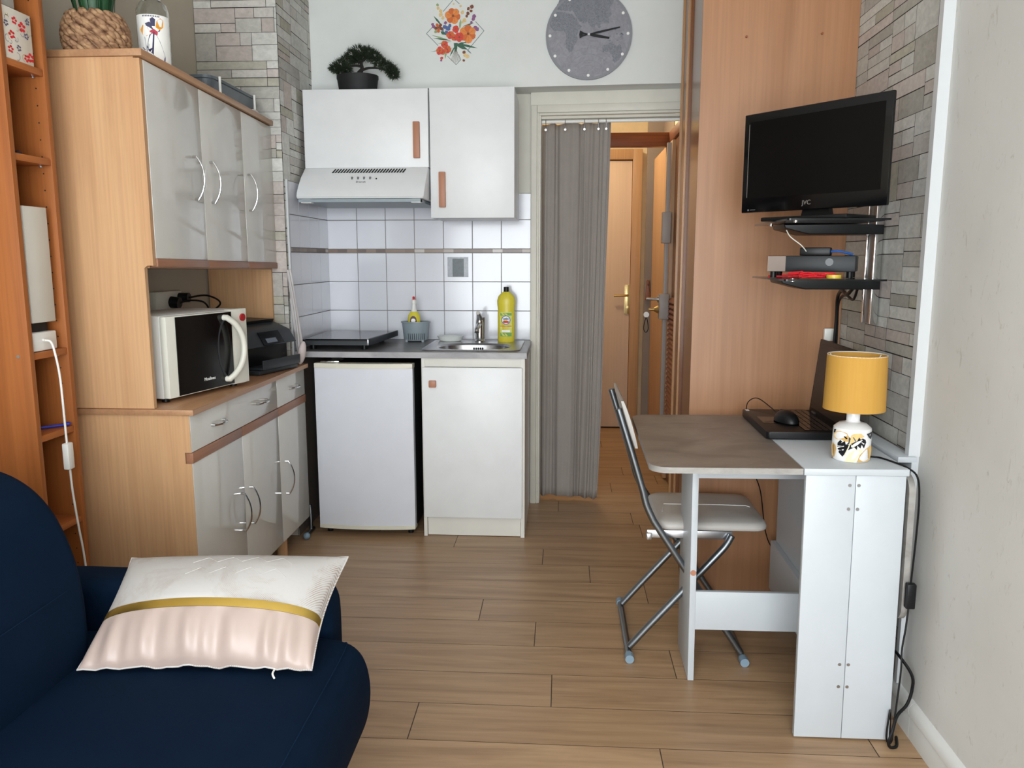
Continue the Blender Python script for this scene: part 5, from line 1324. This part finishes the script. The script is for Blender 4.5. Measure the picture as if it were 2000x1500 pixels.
obj('glass_body', b, glass('clear_glass', (0.93, 0.96, 0.95, 1)), jr)
def lab(b, pts, mi, e, ca=-PI/2+0.40):
    r = 0.0512+e; b.poly([(jc[0]+r*math.cos(ca+u/0.051), jc[1]+r*math.sin(ca+u/0.051), jc[2]+z) for u, z in pts], mi)
b = B()
for i in range(22):
    u0 = -0.062+i*0.124/22; u1 = u0+0.124/22; lab(b, [(u0, 0.012), (u1, 0.012), (u1, 0.165), (u0, 0.165)], 0, 0.0004)
for mi, e, P in ((1, 0.0010, [(-0.010, 0.100), (0.004, 0.112), (0.012, 0.100), (0.022, 0.08), (0.030, 0.055), (0.036, 0.035), (0.034, 0.014), (0.015, 0.014), (-0.002, 0.040), (-0.012, 0.050), (-0.020, 0.062)]),
                 (1, 0.0010, [(-0.036, 0.063), (-0.012, 0.056), (0.0, 0.062), (-0.01, 0.048), (-0.03, 0.055)]),
                 (1, 0.0011, [(-0.022, 0.136), (-0.008, 0.141), (0.008, 0.130), (0.024, 0.118), (0.020, 0.112), (0.0, 0.118), (-0.018, 0.128)]),
                 (1, 0.0012, [(-0.004, 0.128), (-0.006, 0.150), (0.002, 0.156), (0.010, 0.150), (0.008, 0.128)]),
                 (2, 0.0008, [(0.010, 0.125), (0.014, 0.145), (0.026, 0.156), (0.036, 0.150), (0.034, 0.128), (0.022, 0.118)]),
                 (2, 0.0008, [(-0.040, 0.118), (-0.030, 0.132), (-0.014, 0.122), (-0.006, 0.108), (-0.018, 0.096), (-0.034, 0.102)]),
                 (3, 0.0009, [(-0.010, 0.112), (0.004, 0.120), (0.016, 0.112), (0.014, 0.100), (0.0, 0.104)]),
                 (4, 0.0006, [(-0.044, 0.03), (-0.020, 0.036), (-0.012, 0.07), (-0.026, 0.095), (-0.046, 0.09)])): lab(b, P, mi, e)
for i in range(11):
    u = -0.030+i*0.005; lab(b, [(u, 0.157), (u+0.0028, 0.157), (u+0.0035, 0.1605), (u+0.0008, 0.163)], 1, 0.0009)
obj('label_print', b, [MAT['white_print'], plain('violet_ink', '#221f4d', 0.4), plain('orange_ink', '#e39a2b', 0.4, var=0.2, nscale=80), plain('crimson_ink', '#b5233f', 0.4), plain('grey_ink', '#b4b8bd', 0.4, var=0.15, nscale=60)], jr, recalc=False)
# grey plastic rack tray at the far end
dk = thing('drying_tray', 'grey plastic dish tray with white posts on top of the dresser near the stone wall', 'tray', (-1.41, 3.30, ZT(3.3)))
b = B(); z0_ = ZT(3.3)+0.0065
out = rrect(-1.545, -1.345, 3.09, 3.56, 0.035, 5); inn = rrect(-1.540, -1.350, 3.095, 3.555, 0.032, 5)
def ringf(b, O, zo, I, zi):
    A_ = [b.bm.verts.new((x, y, zo)) for x, y in O]; D_ = [b.bm.verts.new((x, y, zi)) for x, y in I]; n = len(O)
    for i in range(n): b.bm.faces.new((A_[i], A_[(i+1) % n], D_[(i+1) % n], D_[i]))
o3 = rrect(-1.550, -1.340, 3.085, 3.565, 0.038, 5); bt = rrect(-1.535, -1.355, 3.10, 3.55, 0.03, 5)
ringf(b, bt, z0_+0.018, out, z0_+0.062); ringf(b, out, z0_+0.062, o3, z0_+0.064); ringf(b, o3, z0_+0.064, o3, z0_+0.074); ringf(b, o3, z0_+0.074, inn, z0_+0.074); ringf(b, inn, z0_+0.074, bt, z0_+0.022)
b.prism(bt, 'xy', z0_+0.018, z0_+0.022); obj('tub', b, MAT['dark_grey'] if False else plain('tray_grey', '#5c666d', 0.4), dk)
b = B()
for y in (3.15, 3.50): b.cyl((-1.334, y, z0_+0.008), (-1.334, y, z0_+0.078), 0.005, n=10); b.cyl((-1.556, y, z0_+0.008), (-1.556, y, z0_+0.078), 0.005, n=10)
pieces('post', b, 'white_plastic', dk)
b = B(); pts = spline([(-1.335, 3.10, z0_+0.003), (-1.33, 3.16, z0_+0.014), (-1.33, 3.24, z0_+0.004), (-1.33, 3.42, z0_+0.003), (-1.33, 3.49, z0_+0.012), (-1.335, 3.56, z0_+0.002)], 6); b.tube(pts, 0.005, 8)
b.tube([(-1.555, p.y, p.z) for p in pts], 0.005, 8); b.tube([(-1.335, 3.11, z0_+0.003), (-1.555, 3.11, z0_+0.003)], 0.004, 8); b.tube([(-1.335, 3.55, z0_+0.001), (-1.555, 3.55, z0_+0.001)], 0.004, 8)
obj('base_frame', b, 'white_plastic', dk)

# ================================================================ NARROW SHELF TOWER
tw = thing('shelf_tower', 'narrow orange-brown shelf tower with adjustable shelves at the left edge', 'shelf', (-1.585, 2.24, 0))
TX0, TX1 = -1.664, -1.500; TY0, TY1 = 2.142, 2.337
b = B(); b.box(TX0, TX1, TY0, TY0+0.019, 0, 2.15, bev=0.001); obj('side_panel', b, 'orange_wood', tw)
b = B(); b.cyl((-1.534, TY0+0.001, 1.047), (-1.534, TY0-0.0015, 1.047), 0.005, n=16); obj('cam_screw', b, 'alu', tw)
b = B(); b.box(TX0, TX1, TY1-0.019, TY1, 0, 2.15, bev=0.001); sp2 = obj('side_panel', b, 'orange_wood', tw)
b = B()
for i in range(38):
    z = 0.32+i*0.048; b.cyl((-1.528, TY1-0.019, z), (-1.528, TY1-0.0196, z), 0.0022, n=8)
obj('peg_holes', b, 'black_matt', sp2)
b = B(); b.box(TX0, TX0+0.004, TY0+0.019, TY1-0.019, 0.01, 2.14); obj('back_panel', b, 'orange_wood', tw)
SZ = [0.30, 0.525, 0.813, 1.054, 1.609, 1.859, 2.13]
for z in SZ:
    b = B(); b.box(TX0+0.005, TX1-0.003, TY0+0.0195, TY1-0.0195, z-0.019, z, bev=0.001); s_ = obj('shelf_board', b, 'orange_wood_y', tw)
    b = B()
    for y in (TY0+0.026, TY1-0.026): b.cyl((-1.530, y, z-0.024), (-1.530, y, z-0.0195), 0.0045, n=10)
    obj('shelf_peg', b, 'alu', s_)
# white boxes on the shelf tower
b = B(); b.box(-1.645, -1.508, 2.180, 2.285, 1.138, 1.468, bev=0.002)
single('tall_white_box', b, plain('box_white', '#cfccc2', 0.5, var=0.02), 'tall white box standing on the small white adapter box in the shelf tower', 'box')
ad = thing('adapter_box', 'small white power box with a white cable on a shelf of the tower', 'power box', (-1.57, 2.235, 1.055))
b = B(); b.box(-1.640, -1.512, 2.178, 2.288, 1.0555, 1.110, bev=0.004); obj('case', b, 'white_plastic', ad)
b = B(); b.box(-1.62, -1.53, 2.19, 2.275, 1.1105, 1.1375); obj('upper_slot', b, 'black_matt', ad)
b = B(); b.cyl((-1.512, 2.223, 1.087), (-1.505, 2.223, 1.086), 0.004, n=10, mi=0)
pts = spline([(-1.505, 2.223, 1.086), (-1.490, 2.226, 1.080), (-1.478, 2.222, 1.045), (-1.474, 2.228, 0.98), (-1.472, 2.228, 0.90), (-1.474, 2.232, 0.83), (-1.472, 2.230, 0.775)], 6); b.tube(pts, 0.0032, 8)
pts = spline([(-1.472, 2.234, 0.700), (-1.474, 2.240, 0.63), (-1.472, 2.245, 0.56), (-1.470, 2.250, 0.50), (-1.470, 2.262, 0.42), (-1.470, 2.268, 0.30), (-1.472, 2.26, 0.10), (-1.46, 2.25, 0.005)], 6); b.tube(pts, 0.0032, 8); obj('cable', b, 'white_plastic', ad)
b = B(); b.box(-1.482, -1.462, 2.218, 2.246, 0.698, 0.778, bev=0.004); obj('inline_switch', b, 'white_plastic', ad)
# patterned tissue box, pen, dark bits
tb = thing('tissue_box', 'white tissue box with red flower and grey scroll pattern on an upper tower shelf', 'tissue box', (-1.58, 2.24, 1.859))
b = B(); b.box(-1.642, -1.506, 2.170, 2.285, 1.8595, 1.995, bev=0.001); tbx = obj('carton', b, plain('carton_white', '#d6cfc2', 0.6), tb)
b = B(); R = random.Random(12)
def on_tb(y, z, e=0.0006): return (-1.506+e, y, z)
for fy, fz, r in ((2.245, 1.955, 0.016), (2.200, 1.925, 0.013), (2.262, 1.935, 0.010), (2.215, 1.965, 0.012), (2.190, 1.885, 0.012), (2.272, 1.880, 0.015), (2.255, 1.875, 0.012), (2.225, 1.895, 0.01), (2.18, 1.95, 0.01), (2.27, 1.975, 0.01)):
    mi = 0 if r > 0.011 else 1
    for k_ in range(5):
        a = 2*PI*k_/5+fy*50; c_ = (fy+r*0.6*math.cos(a), fz+r*0.6*math.sin(a))
        b.poly([on_tb(c_[0]+r*0.42*math.cos(a+t)*1.0, c_[1]+r*0.28*math.sin(a+t), 0.0005+0.0001*k_) for t in [2*PI*i/8 for i in range(8)]], mi)
for i in range(14):
    y, z = R.uniform(2.18, 2.275), R.uniform(1.868, 1.985); a = R.uniform(0, 6); rr = R.uniform(0.005, 0.011)
    for k_ in range(8):
        t0, t1 = a+k_*0.45, a+(k_+1)*0.45
        b.poly([on_tb(y+q*math.cos(t), z+q*math.sin(t), 0.0004) for q, t in ((rr, t0), (rr, t1), (rr-0.0014, t1), (rr-0.0014, t0))], 1 if i % 3 else 2)
obj('pattern', b, ['red', plain('grey_blue_ink', '#5d5f78', 0.5), plain('olive_ink', '#a99a4f', 0.5)], tbx, recalc=False)
b = B(); b.box(-1.600, -1.525, 2.180, 2.250, 2.004, 2.032, bev=0.002); b.box(-1.62, -1.53, 2.185, 2.26, 1.9955, 2.004)
single('grey_small_box', b, plain('grey_card', '#a9a69f', 0.6), 'small light grey box lying on top of the patterned tissue box', 'box')
b = B(); b.cyl((-1.60, 2.200, 0.8195), (-1.515, 2.296, 0.8195), 0.0045, n=12); b.sph((-1.512, 2.300, 0.8215), 0.012, 0.008, 0.006)
single('blue_pen', b, plain('pen_blue', '#28309a', 0.4), 'dark blue pen lying on a lower shelf of the tower', 'pen')
b = B(); b.sph((-1.56, 2.20, 1.619), 0.02, 0.012, 0.0095); b.sph((-1.54, 2.225, 1.616), 0.014, 0.01, 0.006); b.sph((-1.575, 2.19, 1.632), 0.008, 0.008, 0.014)
single('dark_ornament', b, plain('dark_violet', '#251d33', 0.5), 'small dark violet ornament on the second shelf from the top of the tower', 'ornament')

# ================================================================ SOFA
sf = thing('sofa', 'navy blue fabric sofa with rounded back and low arm', 'sofa', (-1.05, 0.7, 0))
b = B(); pf = [(-1.58, 0.13), (-0.525, 0.13), (-0.485, 0.160), (-0.462, 0.22), (-0.455, 0.285), (-0.462, 0.345), (-0.480, 0.385), (-0.515, 0.409), (-0.60, 0.418), (-0.85, 0.424), (-1.10, 0.420), (-1.40, 0.40), (-1.58, 0.38)]
pf = chaikin(pf, 2)
b.loft(pf, -0.35, 1.800, 0.035); se = obj('seat_cushion', b, 'sofa', sf, angle=80)
b = B(); b.tube(spline([(-0.505, -0.3, 0.4085), (-0.503, 0.6, 0.4085), (-0.503, 1.5, 0.4085), (-0.506, 1.74, 0.408), (-0.52, 1.775, 0.404)], 8), 0.0012, 6); obj('seams', b, 'sofa_seam', se)
b = B(); b.box(-1.56, -0.56, -0.30, 1.76, 0.05, 0.135, bev=0.01); obj('base', b, 'sofa', sf)
for x in (-0.64, -1.50):
    for y in (-0.2, 1.66):
        b = B(); b.cyl((x, y, 0), (x, y, 0.052), 0.022, 0.026, n=20); obj('leg', b, 'black', sf)
# back: rounded end profile, thick and slightly reclined
b = B(); pk = [(-1.095, 0.30), (-1.073, 0.42), (-1.070, 0.52), (-1.078, 0.62), (-1.098, 0.70), (-1.132, 0.775), (-1.180, 0.828), (-1.245, 0.862), (-1.33, 0.875), (-1.43, 0.865), (-1.52, 0.82), (-1.555, 0.72), (-1.56, 0.5), (-1.56, 0.14), (-1.30, 0.14)]
b.loft(chaikin(pk, 2), -0.35, 1.668, 0.045); bkk = obj('backrest', b, 'sofa', sf, angle=80)
b = B(); b.tube(spline([(-1.0695, -0.3, 0.60), (-1.0705, 0.8, 0.602), (-1.0725, 1.58, 0.605)], 6), 0.0008, 6); obj('back_seam', b, 'sofa_seam', bkk)
b = B(); ap = [(-1.50, 0.14), (-0.575, 0.14), (-0.563, 0.20), (-0.560, 0.44), (-0.567, 0.485), (-0.588, 0.512), (-0.63, 0.523), (-1.05, 0.530), (-1.50, 0.530)]
b.loft(chaikin(ap, 2), 1.802, 1.930, 0.035); obj('arm', b, 'sofa', sf, angle=80)

# ---------------------------------------------------------------- cushion leaning on the arm
pc = thing('throw_pillow', 'rectangular throw pillow, white embossed top, gold band, pink satin bottom, leaning on the sofa arm', 'pillow', (-0.80, 1.70, 0.42))
BL, BR = Vector((-1.052, 1.560, 0.432)), Vector((-0.540, 1.592, 0.432)); TL, TR = Vector((-1.075, 1.845, 0.577)), Vector((-0.525, 1.855, 0.590))
nrm_ = ((BR-BL).cross(TL-BL)).normalized()
def pil(u, v, side):
    # slight pinch between corners
    e = 0.016*math.sin(PI*u)*(1 if v > 0.5 else -1)*abs(2*v-1)**4*-1
    f = 0.014*math.sin(PI*v)*(1 if u > 0.5 else -1)*abs(2*u-1)**4*-1
    p = BL.lerp(BR, u).lerp(TL.lerp(TR, u), v)
    p = p+(TL-BL).normalized()*e*0.6+(BR-BL).normalized()*f
    s = (max(0, math.sin(PI*u))**0.42)*(max(0, math.sin(PI*v))**0.5)
    h = 0.085*s if side > 0 else -0.03*s
    if side > 0:
        if v < 0.34:   # gathered satin
            k = (0.34-v)/0.34
            h += 0.0095*k**0.6*(math.sin(u*44+3*math.sin(u*7)+2.5*v)+0.5*math.sin(u*71+4*v))*max(0, math.sin(PI*u))**0.5*max(0, math.sin(PI*min(1, v*1.8+0.08)))**0.5+0.003*math.sin(u*95+8*v)*k**2*s
        elif v > 0.42: h += 0.003*math.sin(u*9+1)*math.sin(v*10)*s
    p = p+nrm_*h
    if side < 0: p.z = max(p.z, 0.4285)
    return tuple(p)
def pan(v0, v1, side): return lambda u, v: pil(u, v0+(v1-v0)*v, side)
for nm, v0, v1, m_, nv in (('satin_panel', 0.0, 0.34, 'satin', 26), ('gold_band', 0.34, 0.405, 'gold', 5), ('embossed_panel', 0.405, 1.0, 'pillow_white', 30)):
    b = B(); b.grid(pan(v0, v1, 1), 120, nv); 
    if nm == 'gold_band': b.bm.transform(Matrix.Translation(nrm_*0.0008))
    obj(nm, b, m_, pc, angle=80)
b = B(); b.grid(pan(0, 1, -1), 40, 20); obj('back_panel', b, 'satin', pc, angle=80)
b = B(); loop = [pil(i/40, 0, 1) for i in range(41)]+[pil(1, i/24, 1) for i in range(1, 25)]+[pil(1-i/40, 1, 1) for i in range(1, 41)]+[pil(0, 1-i/24, 1) for i in range(1, 24)]
b.tube(loop, 0.0022, 6, closed=True); obj('piping', b, 'pillow_white', pc)
b = B(); b.tube(spline([pil(0.84, 0, 1), (-0.620, 1.572, 0.432), (-0.612, 1.560, 0.428)], 4), 0.0022, 6); obj('zip_pull', b, 'white_print', pc)
# chevron seams in the embossed panel
b = B()
for row in range(2):
    pts = []
    for i in range(0, 9):
        u = 0.36+i*0.055; v = 0.66+row*0.15+(0.045 if i % 2 else -0.03); q = Vector(pil(u, v, 1)); pts.append(tuple(q+nrm_*0.0003))
    b.tube(pts, 0.0008, 5)
obj('quilted_seams', b, 'pillow_white', pc)
